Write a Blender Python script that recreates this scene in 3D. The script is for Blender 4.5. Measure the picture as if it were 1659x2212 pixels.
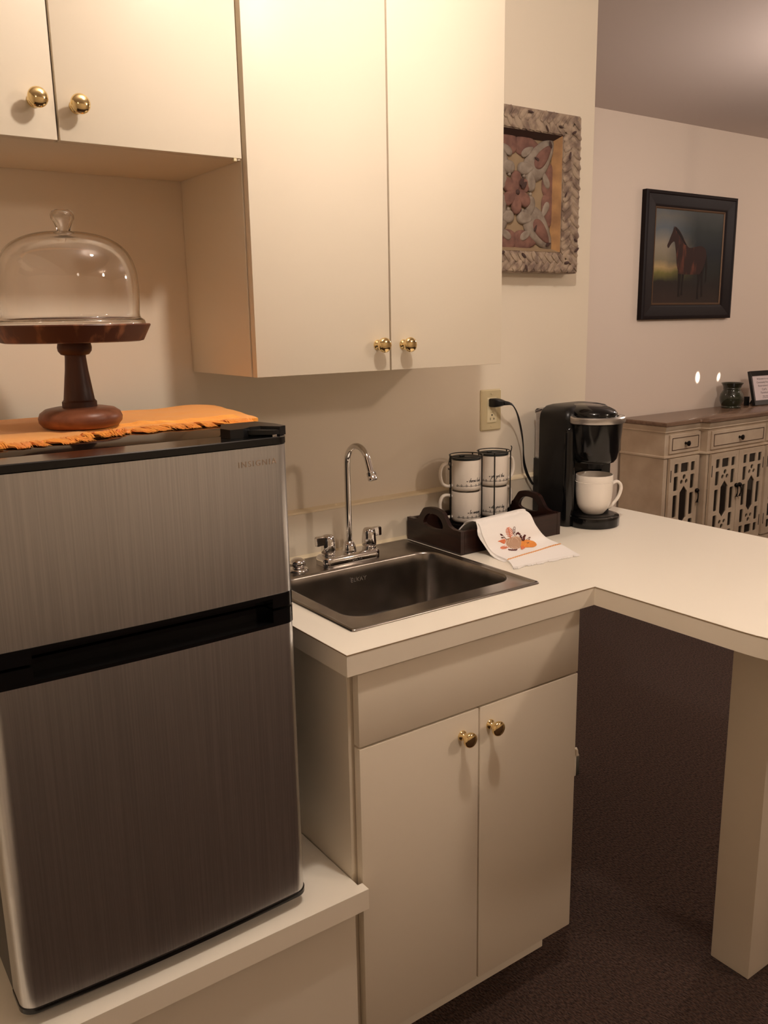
import bpy, bmesh, math, random
from mathutils import Vector, Matrix, noise
random.seed(7)
for o in list(bpy.data.objects): bpy.data.objects.remove(o)
SC = bpy.context.scene
COL = SC.collection
PI = math.pi
V = Vector
# ------------------------------------------------------------------ camera
cd = bpy.data.cameras.new('camera'); cam = bpy.data.objects.new('camera', cd); COL.objects.link(cam)
F = V((0.563075, 0.797340, -0.217246)); R_ = V((0.814561, -0.579832, -0.016868)); U_ = V((0.139415, 0.167462, 0.975971))
m = Matrix((( R_.x, U_.x, -F.x), (R_.y, U_.y, -F.y), (R_.z, U_.z, -F.z))).to_4x4()
m.translation = V((-0.73699, -1.75990, 1.46730))
cam.matrix_world = m
cd.sensor_fit = 'VERTICAL'; cd.sensor_height = 36.0; cd.lens = 1865.1 / 2212 * 36.0
cd.clip_start = 0.02
SC.camera = cam
# ------------------------------------------------------------------ world, lights, exposure
SC.view_settings.view_transform = 'Standard'; SC.view_settings.look = 'None'
SC.view_settings.gamma = 1.0; SC.view_settings.use_curve_mapping = False
SC.view_settings.exposure = 0.64
w = bpy.data.worlds.new('world'); SC.world = w; w.use_nodes = True
w.node_tree.nodes['Background'].inputs[0].default_value = (0.9, 0.75, 0.62, 1)
w.node_tree.nodes['Background'].inputs[1].default_value = 0.05
CEIL = 2.51
# fixtures and two added fills: (x, y, z of its bulb), watts, colour, globe radius
KITCHEN_LIGHT = ((0.15, -0.98, CEIL - 0.12), 18.0, (1.0, 0.885, 0.77), 0.04)
ROOM_AND_FILL_LIGHTS = [((5.30, 0.25, CEIL - 0.20), 10.5, (1.0, 0.87, 0.79), 0.06),
               ((3.00, -0.20, CEIL - 0.38), 22.0, (1.0, 0.87, 0.79), 0.06),
               ((1.9, -2.7, CEIL - 0.10), 26.0, (1.0, 0.82, 0.66), 0.09),  # added fill from behind the camera, lifts fronts and refrigerator reflection
               ((-0.3, -3.2, CEIL - 0.10), 1.5, (1.0, 0.80, 0.64), 0.09)]  # second added fill behind the camera, kept weak

# ------------------------------------------------------------------ helpers
def lin(c):
    return tuple(((x/255)/12.92 if x/255 <= .04045 else ((x/255+.055)/1.055)**2.4) for x in c)

def mat(name, col, rough=.5, metal=0.0, spec=.5, noise_amt=0, noise_scale=20, col2=None, bump=0, bscale=200,
        stretch=None, bdist=.001, coat=0, trans=0, ior=1.45, emit=None, estr=0, aniso=0, sheen=0, ramp=(.35, .65), rnoise=0):
    """procedural principled material; colours are sRGB 0..255"""
    M = bpy.data.materials.new(name); M.use_nodes = True
    nt = M.node_tree; N = nt.nodes; L = nt.links
    b = N['Principled BSDF']
    c = lin(col) + (1,)
    b.inputs['Base Color'].default_value = c
    b.inputs['Roughness'].default_value = rough; b.inputs['Metallic'].default_value = metal
    b.inputs['Specular IOR Level'].default_value = spec; b.inputs['IOR'].default_value = ior
    b.inputs['Coat Weight'].default_value = coat; b.inputs['Transmission Weight'].default_value = trans
    b.inputs['Anisotropic'].default_value = aniso; b.inputs['Sheen Weight'].default_value = sheen
    if emit:
        b.inputs['Emission Color'].default_value = lin(emit) + (1,); b.inputs['Emission Strength'].default_value = estr
    tc = N.new('ShaderNodeTexCoord'); mp = N.new('ShaderNodeMapping'); L.new(tc.outputs['Object'], mp.inputs[0])
    if stretch: mp.inputs['Scale'].default_value = stretch
    if col2:
        n = N.new('ShaderNodeTexNoise'); n.inputs['Scale'].default_value = noise_scale; n.inputs['Detail'].default_value = 5
        L.new(mp.outputs[0], n.inputs['Vector'])
        r = N.new('ShaderNodeValToRGB'); r.color_ramp.elements[0].position = ramp[0]; r.color_ramp.elements[1].position = ramp[1]
        r.color_ramp.elements[0].color = c; r.color_ramp.elements[1].color = lin(col2) + (1,)
        L.new(n.outputs['Fac'], r.inputs[0]); L.new(r.outputs[0], b.inputs['Base Color'])
        if rnoise:
            mr = N.new('ShaderNodeMapRange'); mr.inputs['To Min'].default_value = rough - rnoise; mr.inputs['To Max'].default_value = rough + rnoise
            L.new(n.outputs['Fac'], mr.inputs['Value']); L.new(mr.outputs[0], b.inputs['Roughness'])
    if bump:
        n2 = N.new('ShaderNodeTexNoise'); n2.inputs['Scale'].default_value = bscale; n2.inputs['Detail'].default_value = 3
        L.new(mp.outputs[0], n2.inputs['Vector'])
        bp = N.new('ShaderNodeBump'); bp.inputs['Strength'].default_value = bump; bp.inputs['Distance'].default_value = bdist
        L.new(n2.outputs['Fac'], bp.inputs['Height']); L.new(bp.outputs[0], b.inputs['Normal'])
    return M

ORG = {}
def obj(name, bm, m, parent=None, ang=35, kind=None, label=None, cat=None, group=None, loc=None):
    me = bpy.data.meshes.new(name)
    bmesh.ops.recalc_face_normals(bm, faces=bm.faces[:])
    o_ = ORG[parent.name] if parent else (V(loc) if loc else V((0, 0, 0)))
    if o_.length > 0: bmesh.ops.translate(bm, vec=-o_, verts=bm.verts[:])
    bm.to_mesh(me); bm.free()
    for p in me.polygons: p.use_smooth = True
    me.set_sharp_from_angle(angle=math.radians(ang))
    if m: me.materials.append(m)
    o = bpy.data.objects.new(name, me); COL.objects.link(o)
    if parent: o.parent = parent
    else: o.location = o_
    ORG[o.name] = o_
    tag(o, label, cat, group, kind)
    return o
def tag(o, label=None, cat=None, group=None, kind=None):
    if kind: o['kind'] = kind
    if label: o['label'] = label
    if cat: o['category'] = cat
    if group: o['group'] = group
def thing(name, loc, label, cat, group=None):
    o = bpy.data.objects.new(name, None); COL.objects.link(o); o.empty_display_size = .05
    o.location = loc; ORG[o.name] = V(loc); tag(o, label, cat, group); return o
def struct(name, bm, m, parent=None, **k): return obj(name, bm, m, parent, kind='structure', **k)
def nb(): return bmesh.new()

def box(bm, x0, x1, y0, y1, z0, z1, bev=0, seg=1):
    vs = [bm.verts.new((x, y, z)) for z in (z0, z1) for y in (y0, y1) for x in (x0, x1)]
    fs = [bm.faces.new([vs[i] for i in q]) for q in ((0, 2, 3, 1), (4, 5, 7, 6), (0, 1, 5, 4), (2, 6, 7, 3), (0, 4, 6, 2), (1, 3, 7, 5))]
    if bev:
        es = list({e for f in fs for e in f.edges})
        bmesh.ops.bevel(bm, geom=es, offset=bev, segments=seg, affect='EDGES', profile=.5)
    return bm
def B(*a, **k): return box(nb(), *a, **k)

def loft(bm, rings, cap0=True, cap1=True, closed=True, loop=False):
    vr = [[bm.verts.new(p) for p in r] for r in rings]
    n = len(vr[0])
    pairs = list(zip(vr, vr[1:]))
    if loop: pairs.append((vr[-1], vr[0]))
    for a, b in pairs:
        for i in range(n if closed else n - 1):
            j = (i + 1) % n
            bm.faces.new((a[i], a[j], b[j], b[i]))
    if cap0 and not loop: bm.faces.new(vr[0][::-1])
    if cap1 and not loop: bm.faces.new(vr[-1])
    return bm
def lathe(bm, prof, c=(0, 0, 0), axis='z', n=40, cap0=True, cap1=True, loop=False):
    rings = []
    for r, h in prof:
        ring = []
        for i in range(n):
            a = 2 * PI * i / n; p, q = r * math.cos(a), r * math.sin(a)
            d = {'z': (p, q, h), 'y': (p, h, q), 'x': (h, p, q), '-y': (p, -h, q)}[axis]
            ring.append((c[0] + d[0], c[1] + d[1], c[2] + d[2]))
        rings.append(ring)
    return loft(bm, rings, cap0, cap1, loop=loop)
def catmull(pts, per=8, closed=False):
    P = [V(p) for p in pts]; n = len(P); out = []
    for i in range(n if closed else n - 1):
        g = (lambda k: P[k % n]) if closed else (lambda k: P[min(max(k, 0), n - 1)])
        p0, p1, p2, p3 = g(i - 1), g(i), g(i + 1), g(i + 2)
        for s in range(per):
            t = s / per
            out.append(.5 * ((2 * p1) + (p2 - p0) * t + (2 * p0 - 5 * p1 + 4 * p2 - p3) * t * t + (3 * p1 - p0 - 3 * p2 + p3) * t ** 3))
    if not closed: out.append(P[-1].copy())
    return out
def tube(bm, pts, r, n=10, closed=False, flat=None, up0=None):
    """sweep; r may be a list; flat=(a,b) scales the two cross axes"""
    P = [V(p) for p in pts]; k = len(P); rings = []
    up = V(up0) if up0 else None
    for i in range(k):
        if closed: t = P[(i + 1) % k] - P[i - 1]
        else: t = P[min(i + 1, k - 1)] - P[max(i - 1, 0)]
        t.normalize()
        if up is None: up = V((0, 0, 1)) if abs(t.z) < .9 else V((1, 0, 0))
        s = t.cross(up); s.normalize(); up = s.cross(t); up.normalize()
        rr = r[i] if isinstance(r, (list, tuple)) else r
        fa, fb = flat if flat else (1, 1)
        rings.append([P[i] + (s * math.cos(2 * PI * j / n) * fa + up * math.sin(2 * PI * j / n) * fb) * rr for j in range(n)])
    return loft(bm, rings, loop=closed)
def rrect(x0, x1, y0, y1, r, n=6):
    out = []
    for cx, cy, a0 in ((x1 - r, y1 - r, 0), (x0 + r, y1 - r, 90), (x0 + r, y0 + r, 180), (x1 - r, y0 + r, 270)):
        for i in range(n + 1):
            a = math.radians(a0 + 90 * i / n); out.append((cx + r * math.cos(a), cy + r * math.sin(a)))
    return out
def rr3(x0, x1, y0, y1, r, z, n=6): return [(x, y, z) for x, y in rrect(x0, x1, y0, y1, r, n)]
def circ(cx, cy, r, n=24, a0=0, a1=360):
    full = abs(a1 - a0) >= 360
    k = n if full else n + 1
    return [(cx + r * math.cos(math.radians(a0 + (a1 - a0) * i / n)), cy + r * math.sin(math.radians(a0 + (a1 - a0) * i / n))) for i in range(k)]
def prism(bm, outer, holes, f, d0, d1):
    """polygon with holes, extruded from depth d0 to d1 through f(u,v,d)"""
    tmp = bmesh.new(); loops = []; es = []
    for lp in [outer] + list(holes):
        vs = [tmp.verts.new((p[0], p[1], 0)) for p in lp]; loops.append(len(vs))
        es += [tmp.edges.new((vs[i], vs[(i + 1) % len(vs)])) for i in range(len(vs))]
    bmesh.ops.triangle_fill(tmp, use_beauty=True, use_dissolve=False, edges=es)
    tmp.verts.ensure_lookup_table(); tmp.verts.index_update()
    A = [bm.verts.new(f(v.co.x, v.co.y, d0)) for v in tmp.verts]; Bv = [bm.verts.new(f(v.co.x, v.co.y, d1)) for v in tmp.verts]
    for fc in tmp.faces:
        ix = [v.index for v in fc.verts]
        bm.faces.new([A[i] for i in ix[::-1]]); bm.faces.new([Bv[i] for i in ix])
    k = 0
    for n in loops:
        for i in range(n):
            a, b = k + i, k + (i + 1) % n
            bm.faces.new((A[a], A[b], Bv[b], Bv[a]))
        k += n
    tmp.free(); return bm
fXY = lambda u, v, d: (u, v, d)
fXZ = lambda u, v, d: (u, d, v)
fYZ = lambda u, v, d: (d, u, v)
def ell(bm, c, r, rot=None, seg=16, rings=10):
    g = bmesh.ops.create_uvsphere(bm, u_segments=seg, v_segments=rings, radius=1)
    M = Matrix.Translation(V(c)) @ (rot.to_4x4() if rot else Matrix()) @ Matrix.Diagonal((r[0], r[1], r[2], 1))
    bmesh.ops.transform(bm, matrix=M, verts=g['verts']); return bm
def text(bm, s, size, M, depth=.0003, shear=0, align='CENTER', space=1.0):
    c = bpy.data.curves.new('t', 'FONT'); c.body = s; c.size = size; c.extrude = depth; c.shear = shear
    c.align_x = align; c.resolution_u = 3; c.space_character = space
    o = bpy.data.objects.new('t', c); COL.objects.link(o)
    dg = bpy.context.evaluated_depsgraph_get(); me = bpy.data.meshes.new_from_object(o.evaluated_get(dg))
    n0 = len(bm.verts); bm.from_mesh(me); bm.verts.ensure_lookup_table()
    bmesh.ops.transform(bm, matrix=M, verts=bm.verts[n0:])
    bpy.data.objects.remove(o); bpy.data.curves.remove(c); bpy.data.meshes.remove(me)
    return bm
def frame_matrix(o, x, y):
    x = V(x).normalized(); y = V(y); z = x.cross(y).normalized(); y = z.cross(x)
    M = Matrix(((x.x, y.x, z.x), (x.y, y.y, z.y), (x.z, y.z, z.z))).to_4x4(); M.translation = V(o); return M

# ------------------------------------------------------------------ materials
M_wall = mat('wall_paint', (234, 222, 203), rough=.75, spec=.2, bump=.12, bscale=260, bdist=.0006)
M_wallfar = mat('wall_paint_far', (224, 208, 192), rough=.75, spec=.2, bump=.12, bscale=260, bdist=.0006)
M_ceil = mat('ceiling_paint', (206, 192, 184), rough=.9, spec=.1, bump=.15, bscale=200)
M_lam = mat('cream_laminate', (232, 220, 200), rough=.42, spec=.35, bump=.02, bscale=600, bdist=.0002)
M_lamedge = mat('laminate_edge', (242, 231, 212), rough=.45, spec=.3)
M_counter = mat('counter_laminate', (248, 241, 226), rough=.36, spec=.4, bump=.02, bscale=700, bdist=.0002)
M_seam = mat('laminate_seam', (128, 100, 66), rough=.6)
M_caulk = mat('caulk', (232, 216, 184), rough=.5)
M_carpet = mat('carpet', (46, 33, 28), rough=1, spec=.05, col2=(84, 63, 54), noise_scale=260, bump=1.0, bscale=240, bdist=.008, ramp=(.4, .6), sheen=.1, stretch=(1, .45, 1))
M_base = mat('baseboard_paint', (228, 216, 196), rough=.5)
M_steel = mat('brushed_steel', (206, 207, 208), rough=.30, metal=1, col2=(222, 222, 222), noise_scale=40, stretch=(9, 9, .10), bump=.035, bscale=40, bdist=.0002, rnoise=.02)
M_sink = mat('satin_steel', (150, 144, 138), rough=.26, metal=1, col2=(172, 165, 158), noise_scale=14, bump=.0, rnoise=.03)
M_chrome = mat('chrome', (225, 222, 220), rough=.06, metal=1)
M_brass = mat('polished_brass', (242, 216, 160), rough=.09, metal=1)
M_blackgloss = mat('black_gloss', (12, 12, 13), rough=.13, spec=.6)
M_blackplastic = mat('black_plastic', (17, 17, 18), rough=.33, spec=.5)
M_blacktop = mat('black_top_panel', (14, 13, 13), rough=.1, spec=.7, bump=.03, bscale=900, bdist=.0002)
M_sideblack = mat('dark_grey_enamel', (36, 35, 35), rough=.35)
M_gasket = mat('gasket', (60, 58, 56), rough=.7)
M_grey = mat('silver_plastic', (188, 182, 176), rough=.28, metal=.85)
M_clear = mat('clear_glass', (255, 255, 255), rough=.0, trans=1, ior=1.47, spec=.5)
M_clearp = mat('clear_plastic', (235, 238, 240), rough=.03, trans=1, ior=1.3)
M_walnut = mat('dark_walnut', (96, 56, 36), rough=.42, col2=(54, 29, 20), noise_scale=14, stretch=(1, 1, .18), bump=.05, bscale=90, spec=.4)
M_walnut2 = mat('reddish_wood', (142, 88, 62), rough=.38, col2=(108, 64, 44), noise_scale=16, stretch=(.6, 3, 3), spec=.4)
M_walplate = mat('banded_walnut', (86, 48, 32), rough=.4, col2=(140, 88, 58), noise_scale=9, stretch=(5, 5, .5), ramp=(.52, .66), spec=.4)
M_orange = mat('orange_cloth', (255, 164, 58), rough=.85, sheen=.3, col2=(255, 182, 84), noise_scale=60, stretch=(1, 14, 1), bump=.25, bscale=240, bdist=.0008)
M_orangef = mat('orange_fringe', (255, 176, 74), rough=.8, sheen=.3, col2=(248, 154, 56), noise_scale=90)
M_tray = mat('espresso_wood', (34, 18, 15), rough=.3, col2=(50, 28, 22), noise_scale=18, stretch=(.5, .5, 6), spec=.5)
M_mug = mat('white_glaze', (236, 226, 214), rough=.14, spec=.5, coat=.2)
M_mugin = mat('mug_rim_grey', (150, 144, 138), rough=.3)
M_ink = mat('black_print', (24, 20, 20), rough=.5)
M_lid = mat('dark_lid', (28, 36, 38), rough=.3)
M_wire = mat('black_wire', (14, 12, 12), rough=.35)
M_mug2 = mat('white_porcelain', (244, 236, 226), rough=.16, spec=.5)
M_towel = mat('white_cloth', (255, 251, 247), rough=.9, sheen=.2, bump=.2, bscale=700, bdist=.0004)
M_plate = mat('outlet_plate', (206, 190, 152), rough=.35)
M_gfci = mat('outlet_face', (222, 208, 172), rough=.3)
M_dark = mat('dark_slot', (22, 17, 14), rough=.7)
M_cord = mat('black_cord', (14, 13, 14), rough=.38)
M_sbtop = mat('brown_sideboard_top', (126, 100, 80), rough=.24, col2=(104, 80, 64), noise_scale=12, stretch=(.4, 4, 4), spec=.45)
M_sbedge = mat('dark_brown_edge', (58, 40, 34), rough=.32)
M_sb = mat('antique_cream', (206, 188, 164), rough=.5, col2=(190, 170, 146), noise_scale=8, spec=.3)
M_sbglass = mat('smoked_pane', (60, 52, 46), rough=.04, trans=.55, ior=1.4, spec=.6)
M_sbin = mat('dark_interior', (34, 28, 24), rough=.8)
M_bronze = mat('dark_bronze', (26, 20, 18), rough=.35, metal=.6)
M_vase = mat('green_glaze', (44, 50, 34), rough=.1, col2=(24, 26, 18), noise_scale=14, coat=.6, spec=.6, bump=.3, bscale=30, bdist=.003)
M_pframe = mat('black_frame', (34, 32, 34), rough=.35)
M_paper = mat('paper', (224, 208, 208), rough=.8)
M_print = mat('grey_print', (110, 96, 98), rough=.8)
M_hframe = mat('espresso_frame', (27, 19, 20), rough=.5, spec=.18)
M_gold = mat('gold_slip', (100, 76, 56), rough=.4, metal=.5)
M_liner = mat('dark_liner', (84, 62, 48), rough=.6)

# ------------------------------------------------------------------ room shell
YF = 1.478; XE = 1.246
struct('floor', B(-1.45, 6.1, -4.6, YF + .1, -.1, 0), M_carpet)
struct('ceiling', B(-1.45, 6.1, -4.6, YF + .1, CEIL, CEIL + .1), M_ceil)
struct('wall_back', B(-1.45, XE, 0, YF, 0, CEIL), M_wall)
struct('wall_far', B(XE, 6.1, YF, YF + .1, 0, CEIL), M_wallfar)
struct('wall_left', B(-1.45, -1.35, -4.5, 0, 0, CEIL), M_wall)
struct('wall_right', B(6.0, 6.1, -4.5, YF, 0, CEIL), M_wallfar)
struct('wall_front', B(-1.35, 6.0, -4.6, -4.5, 0, CEIL), M_wall)
bprof = [(0, 0), (.014, 0), (.014, .068), (.010, .074), (.0085, .083), (.004, .090), (0, .092)]
def baseboard(name, p0, p1, nrm):
    p0, p1, nrm = V(p0), V(p1), V(nrm); bm = nb()
    loft(bm, [[p + nrm * a + V((0, 0, h)) for a, h in bprof] for p in (p0, p1)])
    return struct(name, bm, M_base)
baseboard('baseboard_back', (.62, 0, 0), (XE + .014, 0, 0), (0, -1, 0))
baseboard('baseboard_end', (XE, -.014, 0), (XE, YF, 0), (1, 0, 0))
baseboard('baseboard_far', (XE + .014, YF, 0), (5.986, YF, 0), (0, -1, 0))
baseboard('baseboard_right', (6.0, -4.5, 0), (6.0, YF - .014, 0), (-1, 0, 0))
baseboard('baseboard_front', (-1.336, -4.5, 0), (5.986, -4.5, 0), (0, 1, 0))
baseboard('baseboard_left', (-1.35, -4.486, 0), (-1.35, -.62, 0), (1, 0, 0))

# ------------------------------------------------------------------ ceiling lights and added fills
M_diff = mat('lamp_diffuser', (255, 240, 220), rough=.4, emit=(255, 214, 160), estr=5.0)
def ceiling_or_fill_light(spec, label):
    (x, y, z), pw, col, r = spec
    t = thing('ceiling_or_fill_light', (x, y, CEIL), label, 'ceiling light')
    obj('canopy', lathe(nb(), [(r * .9, CEIL - .0005), (r * .9, CEIL - .012), (.022, CEIL - .022), (.022, z + .02)], (x, y, 0)), M_grey, t)
    obj('bulb_glow', lathe(nb(), [(.012, z + .022), (.020, z + .010), (.022, z - .004), (.015, z - .018), (.004, z - .024)], (x, y, 0), n=24), M_diff, t)
    l = bpy.data.lights.new('bulb', 'POINT'); l.shadow_soft_size = r; l.energy = pw; l.color = col
    lo = bpy.data.objects.new('bulb', l); COL.objects.link(lo); lo.parent = t; lo.location = (0, 0, z - r - .04 - CEIL)
ceiling_or_fill_light(KITCHEN_LIGHT, 'ceiling light above the sink cabinets')
ceiling_or_fill_light(ROOM_AND_FILL_LIGHTS[0], 'ceiling light right of the horse painting')
ceiling_or_fill_light(ROOM_AND_FILL_LIGHTS[1], 'ceiling light in front of the sideboard left end')
ceiling_or_fill_light(ROOM_AND_FILL_LIGHTS[2], 'added ceiling fill light behind the peninsula counter')
ceiling_or_fill_light(ROOM_AND_FILL_LIGHTS[3], 'added ceiling fill light at the room end behind the refrigerator view')

for i_, (tx_, tz_) in enumerate(((3.916, 1.0917), (4.132, 1.083))):   # two added spots without fixtures, standing in for reflected flecks on the far wall
    l = bpy.data.lights.new('narrow_beam', 'SPOT'); l.energy = 300.0 if i_ == 0 else 190.0; l.color = (1, .88, .8); l.spot_size = math.radians(2.6 if i_ == 0 else 2.0); l.spot_blend = 1.0; l.shadow_soft_size = .004
    lo = bpy.data.objects.new('narrow_beam', l); COL.objects.link(lo); p0 = V((tx_ + (.0 if i_ == 0 else .30), .75, 1.95)); lo.location = p0
    lo.rotation_euler = (V((tx_, 1.478, tz_)) - p0).to_track_quat('-Z', 'Y').to_euler()

# ------------------------------------------------------------------ knobs
def knob(parent, x, y, z, r=.0152):
    p = [(.0105, 0), (.0105, .0015), (.0085, .004), (.0055, .006), (.0048, .011), (.0062, .015), (.011, .0175), (.0145, .0205),
         (r, .0245), (.0145, .0275), (.0115, .0295), (.0065, .0308), (.0015, .0312)]
    return obj('knob', lathe(nb(), p, (x, y, z), '-y', 32), M_brass, parent, ang=50, label='round polished brass knob')

# ------------------------------------------------------------------ upper cabinets
def upper(name, x0, x1, xd, z0, z1, knobs, label, xc0=None, yd=-.2949):
    t = thing(name, ((x0 + x1) / 2, -.14, z0), label, 'cabinet')
    yb = yd + .0195; bt = .018
    c = nb()
    if x0 < 0: x1 += .0065
    e_ = .018 if x0 < 0 else 0
    box(c, x0, x0 + bt, yb + .001, -.001, z0 + e_, z1, .0006); box(c, x1 - bt, x1, yb + .001, -.001, z0 + e_, z1, .0006)
    if x0 < 0: box(c, x0, x1, yb + .001, -.001, z0, z0 + .018)
    else: box(c, x0 + bt, x1 - bt, yb + .001, -.001, z0 + .006, z0 + .024)
    box(c, x0 + bt, x1 - bt, yb + .001, -.001, z1 - .018, z1)
    box(c, x0 + bt, x1 - bt, -.008, -.001, z0 + .024, z1 - .018)
    obj('carcass', c, M_lam, t)
    for (a, b), (kx, kz) in zip(xd, knobs):
        d = obj('door', B(a, b, yd, yb - .0015, z0 - .0005, z1, .0012, 2), M_lam, t)
        knob(d, kx, yd, kz)
    return t
upper('upper_cabinet', .0118, .6304, [(.0135, .3195), (.3235, .6295)], 1.366, 2.36, [(.2895, 1.4175), (.3545, 1.4165)],
      'tall cream wall cabinet with two doors above the sink')
t = upper('upper_cabinet', -.626, .0045, [(-.6245, -.3125), (-.3085, .0035)], 1.7495, 2.36, [(-.3432, 1.803), (-.2800, 1.801)],
          'short cream wall cabinet over the cake dome niche')
obj('hinge_bumper', B(-.012, -.006, -.2952, -.2872, 1.7435, 1.7488, .0008), M_gfci, t, label='small pale bumper at door corner')

# ------------------------------------------------------------------ countertop with backsplash
D = .5992; W = .6205; HC = .914; T = .0406; XP = 1.2672
t = thing('countertop', (.6, -.3, HC - T), 'cream laminate L-shaped countertop with peninsula and rounded end', 'countertop')
pc = (W + XP) / 2; pr = (XP - W) / 2; yc = -1.0
outer = [(0, -.0005), (0, -D), (W, -D)] + [(pc - pr * math.cos(math.radians(a)), yc + .07 - pr * 1.0 * math.sin(math.radians(a))) for a in range(0, 181, 6)] + [(XP, .0 - .0005)]
sinkhole = rrect(.078, .538, -.504, -.045, .012)
def grow(poly, g):
    n = len(poly); out = []
    for i in range(n):
        a, b, c = V(poly[i - 1]).to_2d(), V(poly[i]).to_2d(), V(poly[(i + 1) % n]).to_2d()
        d1 = (b - a).normalized(); d2 = (c - b).normalized(); n1 = V((d1.y, -d1.x)); n2 = V((d2.y, -d2.x))
        k = (n1 + n2); k = k / max(.3, k.dot(n1)); q = b + k * g
        out.append((q[0], q[1]))
    return out
def tov(p): return V((p[0], p[1], 0))
outer3 = [tov(p) for p in outer]
def grow3(P, g):
    n = len(P); out = []
    for i in range(n):
        a, b, c = P[i - 1], P[i], P[(i + 1) % n]
        d1 = (b - a).normalized(); d2 = (c - b).normalized(); n1 = V((d1.y, -d1.x, 0)); n2 = V((d2.y, -d2.x, 0))
        s = n1 + n2; q = b + s / max(.4, s.dot(n1)) * g; out.append((q.x, q.y))
    return out
sg = 1 if sum(outer3[i - 1].x * outer3[i].y - outer3[i].x * outer3[i - 1].y for i in range(len(outer3))) > 0 else -1
inn = grow3(outer3, -.0006 * sg)
obj('slab', prism(nb(), inn, [sinkhole], fXY, HC - T, HC - .0022), M_lamedge, t, ang=20)
obj('edge_seam', prism(nb(), [(p.x, p.y) for p in outer3], [sinkhole], fXY, HC - .0022, HC - .0010), M_seam, t, ang=20, label='thin brown seam under the top laminate')
obj('top_laminate', prism(nb(), inn, [sinkhole], fXY, HC - .0010, HC), M_counter, t, ang=20)
obj('backsplash', B(.0, XE - .001, -.0195, -.0005, HC, HC + .109, .0012), M_lam, t)
bm = nb(); loft(bm, [[(x, -.0005, HC + .1085), (x, -.0205, HC + .1085), (x, -.017, HC + .1125), (x, -.0005, HC + .1165)] for x in (.0, XE - .001)])
obj('caulk_bead', bm, M_caulk, t)
bm = nb(); loft(bm, [[(x, -.0195, HC), (x, -.026, HC + .0004), (x, -.0225, HC + .004), (x, -.0195, HC + .008)] for x in (.0, XE - .001)])
obj('caulk_bead', bm, M_caulk, t)

# ------------------------------------------------------------------ sink base cabinet
t = thing('sink_cabinet', (.305, -.3, 0), 'cream base cabinet with two doors under the sink', 'cabinet')
yd = -.5879; yk = yd + .0195; zt = HC - T
c = nb()
box(c, .0185, .0365, yk + .001, -.001, .11, zt - .0008, .0006); box(c, .570, .588, yk + .001, -.016, .11, zt - .0008, .0006)
box(c, .0365, .570, yk + .001, -.02, .11, .128); box(c, .0365, .570, yk + .001, yk + .02, .745, .765); box(c, .0365, .570, yk + .001, yk + .019, zt - .045, zt - .001)
box(c, .0365, .570, -.022, -.016, .128, zt - .02)
obj('carcass', c, M_lam, t)
obj('edge_strip', B(.0185, .0245, yk - .0002, yk + .0009, .47, zt - .001), M_lamedge, t)
tk = nb(); box(tk, .0185, .588, -.5076, -.4896, .0006, .1095); box(tk, .0185, .034, -.4896, -.02, .0006, .1095); box(tk, .573, .588, -.4896, -.016, .0006, .1095)
obj('toe_kick', tk, M_lamedge, t)
obj('false_drawer_front', B(.0288, .590, yd, yk - .0015, .7285, zt - .0015, .0012, 2), M_lam, t)
for a, b, kx, kz in ((.0288, .3088, .2668, .6795), (.3128, .590, .3395, .6815)):
    d = obj('door', B(a, b, yd, yk - .0015, .1103, .7245, .0012, 2), M_lam, t)
    knob(d, kx, yd, kz)

# ------------------------------------------------------------------ low platform under the fridge
t = thing('appliance_platform', (-.6, -.3, 0), 'low cream laminate platform carrying the refrigerator', 'platform')
pf = nb(); pts_out = [(-1.348, -.001), (-1.348, -.6095), (.0271, -.6095), (.0271, -.5885), (.0170, -.5885), (.0170, -.001)]
obj('slab', prism(nb(), pts_out, [], fXY, .4195, .4591), M_lamedge, t)
obj('top_laminate', prism(nb(), pts_out, [], fXY, .4591, .4601), M_counter, t)
obj('front_panel', B(-1.346, .0125, -.586, -.568, .1, .4190, .001), M_lam, t)
obj('side_panel', B(-.004, .0125, -.567, -.002, .001, .4190, .001), M_lam, t)
obj('toe_kick', B(-1.346, -.005, -.507, -.49, .001, .0995), M_lamedge, t)

# ------------------------------------------------------------------ peninsula support post
t = thing('support_post', (.944, -.81, 0), 'cream square post holding up the peninsula counter', 'post')
obj('post', B(.8805, 1.01, -.8600, -.7645, .001, HC - T - .001, .0015, 2), M_lam, t)
obj('shoe', B(.884, 1.006, -.8565, -.768, .0002, .0011), M_lamedge, t)

# ------------------------------------------------------------------ sink
t = thing('sink', (.307, -.274, HC), 'square stainless steel drop-in sink in the countertop', 'sink')
X0, X1, Y0, Y1 = .0680, .5475, -.5140, -.0352
bx0, bx1, by0, by1 = .108, .5265, -.4565, -.1545
R = lambda x0, x1, y0, y1, r, z: rr3(x0, x1, y0, y1, r, z, 8)
rings = [R(X0, X1, Y0, Y1, .008, HC + .0002), R(X0 + .0003, X1 - .0003, Y0 + .0003, Y1 - .0003, .008, HC + .0022), R(X0 + .002, X1 - .002, Y0 + .002, Y1 - .002, .008, HC + .0042),
         R(X0 + .006, X1 - .006, Y0 + .006, Y1 - .006, .009, HC + .0046), R(X0 + .010, X1 - .010, Y0 + .010, Y1 - .010, .01, HC + .0030), R(X0 + .013, X1 - .013, Y0 + .013, Y1 - .013, .01, HC + .0022),
         R(bx0 - .006, bx1 + .006, by0 - .006, by1 + .006, .052, HC + .0020), R(bx0 - .002, bx1 + .002, by0 - .002, by1 + .002, .048, HC + .0010), R(bx0, bx1, by0, by1, .046, HC - .003)]
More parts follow.
